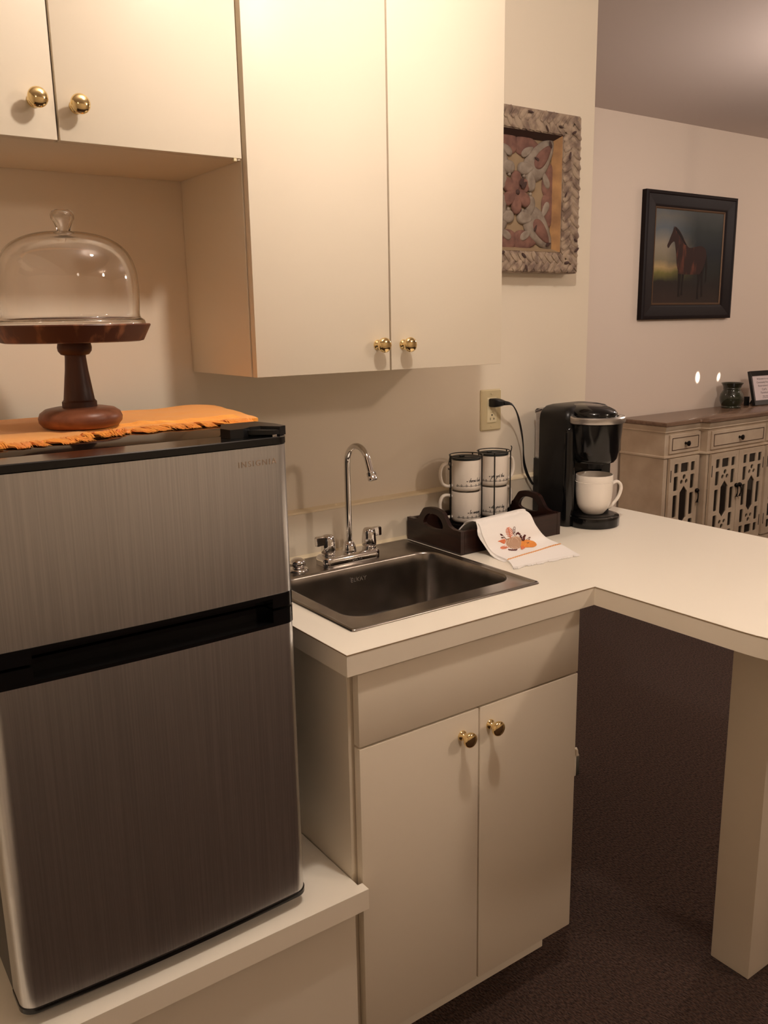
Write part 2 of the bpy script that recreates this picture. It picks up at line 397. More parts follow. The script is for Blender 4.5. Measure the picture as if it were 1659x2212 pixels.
for k in range(1, 7):
    q = k / 6; rings.append(R(bx0 + .008 * q, bx1 - .008 * q, by0 + .006 * q, by1 - .006 * q, .046, HC - .003 - .115 * q))
zb = HC - .118
for k in range(1, 6):
    a = k / 5 * PI / 2; g = .022 * (1 - math.cos(a)); rings.append(R(bx0 + .008 + g, bx1 - .008 - g, by0 + .006 + g, by1 - .006 - g, .046 - g * .3, zb - .022 * math.sin(a)))
rings.append(R(.27, .36, -.35, -.26, .043, zb - .026))
obj('basin', loft(nb(), rings, cap0=False), M_sink, t, ang=60)
obj('drain', lathe(nb(), [(.041, zb - .0262), (.041, zb - .0235), (.036, zb - .0225), (.030, zb - .0245), (.006, zb - .0245), (.005, zb - .021), (.001, zb - .021)], (.315, -.305, 0)), M_chrome, t)
bm = nb(); text(bm, 'ELKAY', .0135, frame_matrix((.318, by1 - .0048, .8785), (1, 0, 0), (0, 0, 1)), .0004, space=1.15)
obj('stamped_name', bm, M_grey, t, label='small stamped lettering on back wall of basin')
ho = thing('deck_fitting', (.1885, -.108, HC + .003), 'small round chrome fitting on sink deck beside refrigerator', 'sink fitting')
obj('escutcheon', lathe(nb(), [(.024, HC + .0025), (.024, HC + .005), (.021, HC + .008), (.013, HC + .009)], (.1885, -.108, 0)), M_chrome, ho, ang=50)
obj('cap', lathe(nb(), [(.0135, HC + .0088), (.017, HC + .014), (.0185, HC + .020), (.016, HC + .026), (.010, HC + .030), (.002, HC + .031)], (.1885, -.108, 0)), M_chrome, ho, ang=50)

# ------------------------------------------------------------------ faucet
FX = .328; FY = -.108; FZ = HC + .0024
t = thing('faucet', (FX, FY, FZ), 'chrome gooseneck faucet with two handles behind the sink basin', 'faucet')
Lp = lambda g, z: rr3(FX - .082 + g, FX + .076 - g, FY - .028 + g, FY + .030 - g, max(.020 - g, .004), z, 6)
obj('base_plate', loft(nb(), [Lp(0, FZ), Lp(0, FZ + .014), Lp(.0015, FZ + .018), Lp(.005, FZ + .0205), Lp(.012, FZ + .0215)]), M_chrome, t, ang=40)
bz = FZ + .0212
obj('spout_collar', lathe(nb(), [(.0165, bz), (.0165, bz + .004), (.0150, bz + .012), (.0118, bz + .021), (.0085, bz + .025)], (FX, FY, 0)), M_chrome, t, ang=50)
sp = [(FX, FY, bz + .02), (FX, FY, 1.04), (FX, FY, 1.10), (FX, FY, 1.142)]
ar = .0440
for k in range(1, 15):
    a = PI * k / 14 * .90; sp.append((FX, FY - ar + ar * math.cos(a), 1.147 + ar * math.sin(a)))
e = V(sp[-1]); dd = (V(sp[-1]) - V(sp[-2])).normalized()
sp.append(tuple(e + dd * .010)); sp.append(tuple(e + dd * .026))
obj('spout', tube(nb(), catmull(sp, 3), .0072, 20), M_chrome, t, ang=50)
e = V(sp[-1]) - dd * .002
def along(prof, o, d, n=28):
    d = V(d).normalized(); s = d.cross(V((1, 0, 0))).normalized(); u = s.cross(d)
    return loft(nb(), [[o + d * h + (s * math.cos(2 * PI * i / n) + u * math.sin(2 * PI * i / n)) * r for i in range(n)] for r, h in prof])
obj('aerator', along([(.0085, 0), (.0105, .001), (.0108, .008), (.0098, .0095), (.0098, .011), (.0104, .012), (.0104, .019), (.009, .020), (.007, .0205)], e, dd), M_chrome, t, ang=40)
for hx, s in ((-.0575, -1), (.0565, 1)):
    x = FX + hx
    bm = lathe(nb(), [(.0165, bz - .0004), (.0165, bz + .003), (.0145, bz + .0045), (.0170, bz + .007), (.0172, bz + .015), (.0158, bz + .034), (.0140, bz + .044), (.0110, bz + .0475), (.004, bz + .049)], (x, FY, 0))
    h = obj('handle', bm, M_chrome, t, ang=50)
    dx = .034 * s
    pr_ = [(x + s * .008, .040, .020), (x + s * .020, .0445, .016), (x + s * .033, .0455, .014)]
    bm = nb(); loft(bm, [[(px_, FY - wv * .45, bz + zz), (px_, FY + wv * .45, bz + zz), (px_, FY + wv * .45, bz + zz - hh), (px_, FY - wv * .45, bz + zz - hh)] for px_, zz, wv, hh in
                        ((x + s * .006, .046, .020, .020), (x + s * .020, .047, .017, .020), (x + s * .031, .047, .015, .0215), (x + s * .033, .046, .013, .020))])
    bmesh.ops.bevel(bm, geom=bm.edges[:], offset=.0015, segments=2, affect='EDGES')
    obj('lever', bm, M_chrome, h, ang=50)
bm = nb(); text(bm, 'DELTA', .0085, frame_matrix((FX + .004, FY - .0281, FZ + .005), (1, 0, 0), (0, 0, 1)), .0003, space=1.1)
obj('name_badge', bm, M_grey, t, label='small raised lettering on faucet base')

# ------------------------------------------------------------------ refrigerator
fx0, fx1 = -.5600, -.0785
fyb, fyd0, fyd = -.05, -.516, -.578
t = thing('refrigerator', ((fx0 + fx1) / 2, -.3, .4602), 'two-door stainless steel compact refrigerator with black trim', 'refrigerator')
obj('body', B(fx0 + .002, fx1 - .002, fyd0 + .006, fyb, .4755, 1.2878, .004, 2), M_sideblack, t)
obj('top_panel', B(fx0, fx1, fyd0 + .004, fyb - .002, 1.2880, 1.2932, .002, 2), M_blacktop, t)
for a in (-.52, -.12):
    for b in (-.45, -.09): obj('foot', lathe(nb(), [(.014, .4603), (.014, .468), (.010, .478)], (a, b, 0), n=20), M_blackplastic, t)
def doorpts(g=0, bow=.006, r=.024):
    """plan outline of a bowed door with rounded vertical edges"""
    x0, x1, y0, y1 = fx0 + g, fx1 - g, fyd + g, fyd0 - g * 0
    pts = []
    for i in range(9):
        a = PI / 2 * i / 8; pts.append((x0 + r - r * math.cos(a), y0 + r - r * math.sin(a)))
    for i in range(1, 16):
        q = i / 16; x = x0 + r + (x1 - x0 - 2 * r) * q; pts.append((x, y0 - bow * math.sin(PI * q)))
    for i in range(9):
        a = PI / 2 * i / 8; pts.append((x1 - r + r * math.sin(a), y0 + r - r * math.cos(a)))
    pts += [(x1, y1), (x0, y1)]
    return pts
def dprism(z0, z1, g=0, b=0):
    P = doorpts(g)
    if b:
        Q = doorpts(g + b); return loft(nb(), [[(x, y, z0) for x, y in Q], [(x, y, z0 + b) for x, y in P], [(x, y, z1 - b) for x, y in P], [(x, y, z1) for x, y in Q]])
    return loft(nb(), [[(x, y, z0) for x, y in P], [(x, y, z1) for x, y in P]])
ud = obj('freezer_door', dprism(1.0410, 1.2805, .0008), M_steel, t, ang=30)
obj('door_cap', dprism(1.2807, 1.2933, 0, .0014), M_blackgloss, ud, ang=30)
bm = nb(); text(bm, 'INSIGNIA', .0128, frame_matrix((-.1390, fyd - .0013, 1.2520), (1, .042, 0), (0, 0, 1)), .0002, space=1.3)
obj('raised_lettering', bm, mat('faint_silver_print', (168, 146, 126), rough=.55, metal=.2), ud, label='small raised silver lettering')
ld = obj('refrigerator_door', dprism(.4912, .9874, .0008), M_steel, t, ang=30)
obj('bottom_trim', dprism(.4815, .4910, -.0005, .001), M_blackgloss, ld, ang=30)
# black grip bands: shallow recess between two doors, open pocket in the middle
def band(z0, z1, pz0, pz1, par):
    px0, px1 = -.494, -.124
    c = nb(); P = doorpts(0); yr = fyd + .030
    def seg(xa, xb, za, zb_, rec=0):
        pts = [(x, y) for x, y in P if y < fyd0 - .0001 and xa < x < xb]
        fr = lambda x: min((abs(px - x), y) for px, y in P if y < fyd0 - .0001)[1]
        if rec: pts = []
        front = [(xa, fr(xa) if not rec else yr)] + pts + [(xb, fr(xb) if not rec else yr)]
        full = front + [(xb, fyd0 - .0005), (xa, fyd0 - .0005)]
        loft(c, [[(x, y, za) for x, y in full], [(x, y, zb_) for x, y in full]])
    seg(fx0, px0, z0, z1); seg(px1, fx1, z0, z1)
    if pz0 > z0: seg(px0, px1, z0, pz0)
    if pz1 < z1: seg(px0, px1, pz1, z1)
    seg(px0, px1, pz0, pz1, 1)
    obj('grip_band', c, M_blackgloss, par, ang=30)
band(1.0180, 1.0408, 1.0180, 1.0345, ud)
band(.9876, 1.0135, .9935, 1.0135, ld)
obj('gasket', B(fx0 + .008, fx1 - .008, fyd0 - .0004, fyd0 + .0058, .485, 1.285), M_gasket, t)
hc = obj('hinge_cover', prism(nb(), [(-0.1750, -.530), (-0.1490, -.477), (-0.0880, -.477), (-0.0775, -.525), (-0.0785, -.562), (-0.0910, -.566), (-0.1110, -.540), (-0.1290, -.540), (-0.1490, -.556), (-0.1710, -.556)], [], fXY, 1.2935, 1.3075), M_blackplastic, t, ang=30)
bmx = hc.data
obj('hinge_arm', loft(nb(), [[(x, y, z) for x, y in ((-0.1470, -.535), (-0.1020, -.535), (-0.0940, -.571), (-0.1060, -.574))] for z in (1.2962, 1.3030)]), M_blackplastic, hc)
obj('hinge_pin', lathe(nb(), [(.0045, 1.2934), (.0045, 1.2970), (.0065, 1.2970), (.0065, 1.2995)], (-.100, -.564, 0), n=16), M_chrome, hc)

# ------------------------------------------------------------------ orange towel on fridge
FT = 1.2933
t = thing('orange_runner', (-.3, -.3, FT), 'orange fringed cloth runner folded on top of the refrigerator', 'cloth')
fr_y = lambda x: -.374 - .014 * math.sin((x + .05) * 9) + (-.045 if x < -.40 else -.045 * max(0, (-.22 - x) / .18) if x < -.22 else -.006 * math.sin((x + .22) * 25)) * 1.0
bk_y = lambda x: -.085 - .055 * max(0, (x + .2) / .16)
def ozh(x, v):
    q = max(0, (x + .15) / .10)
    z_ = .0015 + .0035 * min(1, v * 4) + .0025 * noise.noise(V((x * 16, v * 5, 3.1))) + .003 * noise.noise(V((x * 45, v * 3, 0))) * (1 - v) + .006 * math.exp(-((x + .060) / .040) ** 2) * (v) + .0015
    return min(z_, .0058) if x < -.23 else z_
bm = nb(); nx, ny = 70, 26; gt = []; gb = []
for i in range(nx + 1):
    x = -.552 + (.552 - .028) * i / nx; r1 = []; r2 = []
    for j in range(ny + 1):
        v = j / ny; xx = x
        if i > nx * .8:
            xx = x + (v - .0) * .02 * (i - nx * .8) / (nx * .2)
        yf, ybk = fr_y(x), bk_y(x); y = yf + (ybk - yf) * v
        h = ozh(x, v)
        r1.append(bm.verts.new((xx, y, FT + max(h, .002) + .003))); r2.append(bm.verts.new((xx, y, FT + max(.0006, h - .0045))))
    gt.append(r1); gb.append(r2)
for i in range(nx):
    for j in range(ny):
        bm.faces.new((gt[i][j], gt[i + 1][j], gt[i + 1][j + 1], gt[i][j + 1])); bm.faces.new((gb[i][j], gb[i][j + 1], gb[i + 1][j + 1], gb[i + 1][j]))
for i in range(nx):
    for j in (0, ny): bm.faces.new((gt[i][j], gt[i + 1][j], gb[i + 1][j], gb[i][j]))
for j in range(ny):
    for i in (0, nx): bm.faces.new((gt[i][j], gt[i][j + 1], gb[i][j + 1], gb[i][j]))
obj('cloth_layer', bm, M_orange, t, ang=60)
for q in (.10, .125, .15, .175, .20):
    P = []
    for i in range(40):
        x = -.33 + .28 * i / 39; v = q + .012 * math.sin(x * 20 + q * 9); yf, ybk = fr_y(x), bk_y(x)
        P.append((x, yf + (ybk - yf) * v, FT + ozh(x, v) + .0033))
    obj('woven_stripe', tube(nb(), P, .0007, 5), mat('pale_orange_thread', (255, 190, 96), rough=.8) if q == .10 else bpy.data.materials['pale_orange_thread'], t, label='raised paler orange thread line')
bm = nb(); rnd = random.Random(3); clump = {}
for k in range(1700):
    x = rnd.uniform(-.556, -.040); ci = int((x + .013 * noise.noise(V((x * 60, 0, 0)))) / .0135)
    if ci not in clump: clump[ci] = (rnd.gauss(.002, .009), rnd.uniform(.55, 1.35), rnd.uniform(0, .008) if rnd.random() < .5 else 0)
    ldx, lsc, up_ = clump[ci]; xc = (ci + .5) * .0135; yf = fr_y(x)
    h0 = FT + .002 + rnd.uniform(0, .004); ln = rnd.uniform(.016, .026) * lsc; xe = x + (xc - x) * .35 + ldx + rnd.gauss(0, .0028)
    P = [(x, yf + .009, h0 + .001), (x + (xe - x) * .3, yf - ln * .30, h0 + up_ * .8), (x + (xe - x) * .7, yf - ln * .68, FT + .0015 + (h0 - FT) * .5 + up_ * .7), (xe, yf - ln, FT + .0006 + rnd.uniform(0, .002) + up_ * .25)]
    tube(bm, P, [.0010, .0009, .0006, .0002], 3)
obj('fringe', bm, M_orangef, t, ang=80, kind='stuff')

# ------------------------------------------------------------------ cake stand and dome
cx, cy = -.3195, -.305; CB = FT + .0090
t = thing('cake_stand', (cx, cy, CB), 'dark turned wood pedestal cake stand on orange runner', 'cake stand')
obj('foot', lathe(nb(), [(.050, CB), (.060, CB + .003), (.0655, CB + .010), (.0665, CB + .017), (.0635, CB + .025), (.055, CB + .031), (.042, CB + .0335), (.028, CB + .034)], (cx, cy, 0), n=56), M_walnut2, t, ang=60)
zs = CB + .034
obj('stem', lathe(nb(), [(.0275, zs), (.0275, zs + .0085), (.0262, zs + .0095), (.0245, zs + .012), (.0215, zs + .035), (.0182, zs + .060), (.0165, zs + .080), (.0165, zs + .083),
                         (.022, zs + .0845), (.0262, zs + .090), (.0270, zs + .096), (.0255, zs + .1035)], (cx, cy, 0), n=40), M_walnut, t, ang=30)
zp = zs + .1035
obj('plate', lathe(nb(), [(.0255, zp), (.104, zp + .0005), (.110, zp + .002), (.1225, zp + .0265), (.1215, zp + .0285), (.1195, zp + .0280), (.1175, zp + .0215), (.02, zp + .0212)], (cx, cy, 0), n=72), M_walplate, t, ang=30)
zd = zp + .0216
dome = [(.1150, zd), (.1155, zd + .006), (.1135, zd + .013), (.1085, zd + .0165), (.1068, zd + .022), (.1072, zd + .030), (.1085, zd + .050), (.1080, zd + .075), (.1050, zd + .095), (.0985, zd + .113),
        (.0880, zd + .127), (.073, zd + .1375), (.055, zd + .1445), (.035, zd + .1485), (.014, zd + .150)]
out = catmull([(a, 0, b) for a, b in dome], 3); outp = [(p.x, p.z) for p in out]
inp = []
for i, (a, b) in enumerate(outp):
    a0, b0 = outp[max(i - 1, 0)]; a1, b1 = outp[min(i + 1, len(outp) - 1)]
    tx, ty = a1 - a0, b1 - b0; l = math.hypot(tx, ty); inp.append((max(a - ty / l * .0032, .0005), b + tx / l * .0032 if tx < 0 else b + 0))
inp[0] = (inp[0][0], zd)
cdome = thing('glass_cake_dome', (cx, cy, zd), 'clear glass dome with round knob on the wooden cake stand', 'glass dome')
prof = [(.0005, outp[-1][1] + .0004)] + outp[::-1] + inp + [(.0005, inp[-1][1] - .0002)]
kn = [(.0085, 0), (.0105, .003), (.0110, .007), (.0135, .013), (.0175, .020), (.0182, .026), (.0160, .031), (.011, .0335), (.004, .0345), (.0005, .0346)]
prof_k = [(a, b + outp[-1][1] - .0002) for a, b in kn]
zk0 = outp[-1][1]
cut = [p for p in inp if p[0] > .0065]
prof = prof_k[::-1] + outp[::-1][1:] + cut + [(.0060, zk0 - .002), (.0062, zk0 + .006), (.0090, zk0 + .013), (.0130, zk0 + .020), (.0136, zk0 + .026), (.0100, zk0 + .0295), (.0005, zk0 + .0305)]
bm = nb(); lathe(bm, prof, (cx, cy, 0), n=72)
obj('dome', bm, M_clear, cdome, ang=70)

# ------------------------------------------------------------------ serving tray
tx0, tx1, ty0, ty1 = .5585, .8965, -.2400, -.0285
tz = HC + .0004
t = thing('serving_tray', ((tx0 + tx1) / 2, -.134, tz), 'dark espresso wood serving tray with curved handle ends by sink', 'tray')
obj('bottom', B(tx0 + .012, tx1 - .012, ty0 + .010, ty1 - .010, tz + .001, tz + .009), M_tray, t)
def tray_end(x0, x1):
    ym = (ty0 + ty1) / 2; h = .0585; pts = [(ty0, tz), (ty1, tz), (ty1, tz + h)]
    top = [(ty1 - .028, h), (ty1 - .045, h + .006), (ty1 - .058, h + .022), (ty1 - .072, h + .036), (ym, h + .041), (ty0 + .072, h + .036), (ty0 + .058, h + .022), (ty0 + .045, h + .006), (ty0 + .028, h)]
    cv = catmull([(a, b, 0) for a, b in top], 5); pts += [(p.x, tz + p.y) for p in cv] + [(ty0, tz + h)]
    hole = catmull([(ym + .036, h - .006, 0), (ym + .033, h + .012, 0), (ym + .015, h + .024, 0), (ym - .015, h + .024, 0), (ym - .033, h + .012, 0), (ym - .036, h - .006, 0), (ym, h - .012, 0)], 5, True)
    return obj('end_panel', prism(nb(), pts, [[(p.x, tz + p.y) for p in hole]], fYZ, x0, x1), M_tray, t, ang=30)
tray_end(tx0, tx0 + .011); tray_end(tx1 - .011, tx1)
obj('side_rail', B(tx0 + .0112, tx1 - .0112, ty0, ty0 + .010, tz, tz + .0575, .001), M_tray, t)
obj('side_rail', B(tx0 + .0112, tx1 - .0112, ty1 - .010, ty1, tz, tz + .0575, .001), M_tray, t)

# ------------------------------------------------------------------ lettered mugs in wire rack
GL = {'c': [(.5, .75), (.25, .95), (.05, .5), (.2, .05), (.6, .15)], 'h': [(0, .1), (.25, 1.9), (.1, 1.7), (.08, 0), (.3, .9), (.45, .8), (.45, .1), (.7, .1)],
      'o': [(.35, .95), (.05, .6), (.15, .02), (.5, .2), (.5, .8), (.3, .95), (.75, .8)], 's': [(0, .1), (.35, 1), (.2, .7), (.5, .2), (.15, 0), (.6, .15)],
      'e': [(.05, .4), (.4, .7), (.25, 1), (.05, .5), (.25, 0), (.65, .25)], 'b': [(0, .2), (.3, 1.9), (.1, 1.7), (.08, .1), (.4, .1), (.4, .7), (.2, .7), (.7, .6)],
      'r': [(0, .1), (.15, .95), (.2, 1.1), (.3, .85), (.5, .9), (.45, .1), (.7, .15)], 'a': [(.45, .85), (.2, .95), (.05, .4), (.2, .05), (.45, .8), (.45, .1), (.7, .2)],
      'v': [(0, .8), (.15, .1), (.4, .9), (.65, .8)], 'k': [(0, .1), (.3, 1.9), (.1, 1.6), (.08, 0), (.4, .9), (.15, .5), (.45, .05), (.7, .15)],
      'i': [(0, .1), (.2, .9), (.2, .1), (.45, .15)], 'n': [(0, .1), (.12, .9), (.12, .05), (.35, .95), (.42, .1), (.65, .2)], 'd': [(.4, .85), (.1, .8), (.08, .1), (.4, .5), (.55, 1.9), (.45, .1), (.7, .15)],
      'y': [(0, .8), (.12, .15), (.4, .3), (.45, .9), (.35, -.8), (.1, -.9), (.15, -.4), (.7, .3)], 'u': [(0, .8), (.1, .1), (.4, .3), (.42, .9), (.42, .1), (.65, .2)],
      'g': [(.45, .8), (.1, .8), (.1, .15), (.42, .5), (.45, .8), (.38, -.8), (.1, -.9), (.15, -.4), (.7, .3)], 't': [(0, .3), (.3, 1.6), (.2, .1), (.55, .15)],
      'm': [(0, .1), (.1, .9), (.1, .05), (.3, .95), (.33, .1), (.52, .95), (.6, .1), (.8, .2)], 'z': [(0, .8), (.35, .9), (.05, .1), (.3, .3), (.2, -.5), (.5, .2)],
      "'": [(.1, 1.7), (.05, 1.3)], ' ': None}
def wrap_stroke(bm, P, c, R0, a_face, z0, wdt=.00048):
    """thin raised ink stroke wrapped around a mug; P in metres (arc, height)"""
    pts = []
    for s, h in P:
        a = a_face + s / R0; pts.append((c[0] + (R0 + .0001) * math.cos(a), c[1] + (R0 + .0001) * math.sin(a), z0 + h))
    if len(pts) > 1: tube(bm, pts, wdt, 4)
def script(bm, s, c, R0, a_face, z0, s0, xh):
    x = s0; run = []
    def flush():
        nonlocal run
        if len(run) > 1: wrap_stroke(bm, [(p.x, p.y) for p in catmull([(a, b, 0) for a, b in run], 4)], c, R0, a_face, z0)
        run = []
    for ch in s:
        g = GL[ch]
        if g is None: flush(); x += xh * .45; continue
        for a, b in g: run.append((x + (a * 1.05 + b * .18) * xh, b * xh))
        x += (max(a for a, b in g) * 1.05) * xh * .98
    flush()
MUGH = .0800; MR = .0385
VIEW = math.atan2(-1.76 + .08, -.737 - .70)
def heart(bm, c, R0, a_face, z0, s0, hh, sz):
    P = []
    for i in range(20):
        q = 2 * PI * i / 20; P.append((16 * math.sin(q) ** 3 / 17 * sz, (13 * math.cos(q) - 5 * math.cos(2 * q) - 2 * math.cos(3 * q) - math.cos(4 * q)) / 17 * sz))
    rings = []
    for rr in (R0 + .00005, R0 + .0004):
        rings.append([(c[0] + rr * math.cos(a_face + (s0 + a) / R0), c[1] + rr * math.sin(a_face + (s0 + a) / R0), z0 + hh + b) for a, b in P])
    loft(bm, rings)
def mug(cx, cy, z0, hang, words, tx, label):
    t = thing('lettered_mug', (cx, cy, z0), label, 'mug', None)
    H = MUGH
    pf = [(.030, z0), (.034, z0 + .0008), (.0372, z0 + .004), (MR, z0 + .010), (MR, z0 + H - .003), (MR - .0006, z0 + H - .0005), (MR - .002, z0 + H), (MR - .0034, z0 + H - .001), (MR - .0038, z0 + H - .006),
          (MR - .0042, z0 + .012), (.028, z0 + .006), (.001, z0 + .006)]
    obj('body', lathe(nb(), pf, (cx, cy, 0), n=56), M_mug, t, ang=40)
    d = V((math.cos(hang), math.sin(hang), 0)); o = V((cx, cy, z0))
    P = [(MR - .002, .066), (MR + .012, .0695), (MR + .024, .066), (MR + .0305, .052), (MR + .0305, .034), (MR + .025, .018), (MR + .012, .011), (MR - .002, .0125)]
    obj('handle', tube(nb(), [o + d * a + V((0, 0, b)) for a, b in [(p.x, p.y) for p in catmull([(a, b, 0) for a, b in P], 5)]], .0056, 12, flat=(1.2, .8)), M_mug, t, ang=60)
    # coordinates increase to the viewer's right = counter-clockwise seen from above
    bm = nb(); heart(bm, (cx, cy), MR, VIEW, z0, tx, .0270, .0019)
    script(bm, words, (cx, cy), MR, VIEW, z0 + .0250, tx + .0040, .0050)
    P = []; x = tx - .030 if tx > -.004 else tx - .022
    while x < .055:
        stp = .0115 + .0050 * math.sin(x * 260)
        P += [(x, .0150), (x + stp * .40, .0136), (x + stp * .40 + .0022, .0160), (x + stp * .40 + .0006, .0188), (x + stp * .40 - .0012, .0164), (x + stp * .40 + .0016, .0140)]
        x += stp
    wrap_stroke(bm, [(p.x, p.y) for p in catmull([(a, b, 0) for a, b in P], 3)], (cx, cy), MR, VIEW, z0)
    obj('lettering', bm, M_ink, t, ang=80, label='thin black script, heart and looped line')
    return t
LX, LY = .7070, -.0860; RX, RY = .8085, -.0790
zm = .9520
LEFT = math.atan2(.42, -.90); RIGHT = math.atan2(.10, .98)
mug(LX, LY, zm, LEFT, 'be amazing', .006, 'white mug lower left in wire rack, lettered be a...')
MUL = mug(LX, LY, zm + .0826, LEFT + .05, 'choose kind', .003, 'white mug upper left in wire rack, lettered choose')
mug(RX, RY, zm, RIGHT, "it's your day", -.010, "white mug lower right in wire rack, lettered it's your day")
MUR = mug(RX, RY, zm + .0826, RIGHT - .12, 'you got this', -.0110, 'white mug upper right in wire rack, lettered you got this')
for x, y, tl in ((LX, LY, MUL), (RX, RY, MUR)):
    z = zm + .0826 + MUGH + .0004
    ld_ = obj('lid', lathe(nb(), [(.0365, z), (.0392, z + .0006), (.0394, z + .0035), (.0375, z + .0055), (.033, z + .0050), (.030, z + .0035), (.010, z + .0030), (.001, z + .0032)], (x, y, 0), n=48), M_lid, tl, ang=40, label='dark rubber lid')
    obj('sip_tab', B(x - .006, x + .008, y + .014, y + .022, z + .0035, z + .0062, .0008), M_lid, ld_)
t = thing('mug_rack', ((LX + RX) / 2, -.08, tz + .009), 'black wire rack holding four lettered mugs in the tray', 'rack')
for (x, y, angs) in ((LX, LY, (-60, -112, 64, 158)), (RX, RY, (2, 82, 128, -120))):
    rr = .0432
    zt_ = zm + .0826 + MUGH + .010
    for z in (zt_, zm - .0045):
        obj('ring', tube(nb(), [(x + rr * math.cos(2 * PI * i / 40), y + rr * math.sin(2 * PI * i / 40), z) for i in range(40)], .0013, 8, closed=True), M_wire, t, ang=80)
    obj('cross_bar', tube(nb(), [(x - rr, y, zm - .0045), (x + rr, y, zm - .0045)], .0013, 8), M_wire, t)
    obj('cross_bar', tube(nb(), [(x, y - rr, zm - .0045), (x, y + rr, zm - .0045)], .0013, 8), M_wire, t)
    for a in angs:
        q = VIEW + math.radians(a); p = (x + (rr + .0016) * math.cos(q), y + (rr + .0016) * math.sin(q))
        obj('rod', tube(nb(), [(p[0], p[1], tz + .0095), (p[0], p[1], zt_)], .0017, 8), M_wire, t)
q = VIEW + math.radians(85); p = V((RX + .0448 * math.cos(q), RY + .0448 * math.sin(q), zm + .0826 + MUGH + .010))
obj('hook', tube(nb(), [p + V((0, 0, -.004)), p + V((.003, 0, .004)), p + V((.004, 0, .010)), p + V((.001, 0, .013))], .0013, 8), M_wire, t)
q = VIEW + math.radians(-66); p = V((LX + .046 * math.cos(q), LY + .046 * math.sin(q), zm + .0826 + MUGH + .004))
obj('clasp', tube(nb(), catmull([p, p + V((-.004, -.003, -.006)), p + V((-.005, -.003, -.014)), p + V((-.001, -.004, -.022)), p + V((-.005, -.003, -.028)), p + V((-.007, -.003, -.024))], 4), .0012, 7), M_wire, t)

# ------------------------------------------------------------------ white towel draped over tray
rows = [((.590, -.190, .9560), (.745, -.186, .960)), ((.598, -.208, .9780), (.757, -.210, .985)), ((.606, -.232, .9900), (.768, -.232, .995)), ((.605, -.254, .9850), (.773, -.254, .988)),
        ((.6030, -.2700, .9600), (.7790, -.2700, .9600)), ((.6140, -.2890, .9250), (.8060, -.2790, .9270)), ((.6110, -.3440, .9185), (.8126, -.3200, .9185)), ((.5830, -.3930, .9172), (.7790, -.4080, .9172))]
rows = [(V(a), V(b)) for a, b in rows]
def crr(P, t):
    n = len(P) - 1; i = min(int(t), n - 1); f = t - i
    p0, p1, p2, p3 = P[max(i - 1, 0)], P[i], P[i + 1], P[min(i + 2, n)]
    return .5 * ((2 * p1) + (p2 - p0) * f + (2 * p0 - 5 * p1 + 4 * p2 - p3) * f * f + (3 * p1 - p0 - 3 * p2 + p3) * f ** 3)
rl = [r[0] for r in rows]; rr_ = [r[1] for r in rows]
def S(u, v, off=0):
    a, b = crr(rl, v), crr(rr_, v); p = a.lerp(b, u)
    p = p + V((0, 0, .0012 * noise.noise(V((u * 4, v * 1.3, 1)))))
    if off:
        e = .01; du = crr(rl, v).lerp(crr(rr_, v), min(u + e, 1.2)) - p; dv = crr(rl, min(v + e, 6.99)).lerp(crr(rr_, min(v + e, 6.99)), u) - crr(rl, v - e).lerp(crr(rr_, v - e), u)
        n = (b - a).cross(dv).normalized()
        if n.z < 0 and v > 3: n = -n
        if n.y > .2: n = -n
        p = p + n * off
    return p
t = thing('white_towel', (.69, -.29, HC), 'white kitchen towel with embroidered pumpkins hanging over the tray edge', 'towel')
bm = nb(); nu, nv = 30, 84; top = []; bot = []
for j in range(nv + 1):
    v = 7 * j / nv; top.append([bm.verts.new(S(i / nu, v)) for i in range(nu + 1)]); bot.append([bm.verts.new(S(i / nu, v, -.0035) if v > .3 else S(i / nu, v) + V((0, 0, -.003))) for i in range(nu + 1)])
for j in range(nv):
    for i in range(nu):
        bm.faces.new((top[j][i], top[j][i + 1], top[j + 1][i + 1], top[j + 1][i])); bm.faces.new((bot[j][i], bot[j + 1][i], bot[j + 1][i + 1], bot[j][i + 1]))
    for i in (0, nu): bm.faces.new((top[j][i], top[j + 1][i], bot[j + 1][i], bot[j][i]))
for i in range(nu):
    for j in (0, nv): bm.faces.new((top[j][i], top[j][i + 1], bot[j][i + 1], bot[j][i]))
for v_ in bm.verts:
    if v_.co.z < HC + .0006 and v_.co.y < ty0: v_.co.z = HC + .0006
obj('cloth', bm, M_towel, t, ang=70)
# fold of the second layer peeping out on the left
bm = nb(); A = [S(-.04 - .02 * math.sin(k), 1.2 + k * .32, -.004) for k in range(16)]
Bq = [S(.10, 1.2 + k * .32, -.0042) for k in range(16)]
loft(bm, [[a, b, b + V((0, 0, -.002)), a + V((0, 0, -.002))] for a, b in zip(A, Bq)]); 
for v_ in bm.verts:
    if v_.co.z < HC + .0006: v_.co.z = HC + .0006
obj('under_fold', bm, M_towel, t, ang=70)
bm = nb(); rnd = random.Random(5)
for k in range(520):
    u = rnd.uniform(0, 1); p = S(u, 6.97, -.001); d = (crr(rl, 6.99) - crr(rl, 6.7)).lerp(crr(rr_, 6.99) - crr(rr_, 6.7), u); d.z = 0; d.normalize()
    ln = rnd.uniform(.006, .014) * (1 + .8 * noise.noise(V((u * 9, 0, 0)))); e2 = p + d * ln + V((rnd.gauss(0, .0015), rnd.gauss(0, .001), 0)); e2.z = HC + rnd.uniform(.0006, .0018)
    tube(bm, [p, (p + e2) / 2 + V((0, 0, .0015)), e2], [.0010, .0009, .0005], 3)
obj('fringe', bm, M_towel, t, ang=80, kind='stuff')
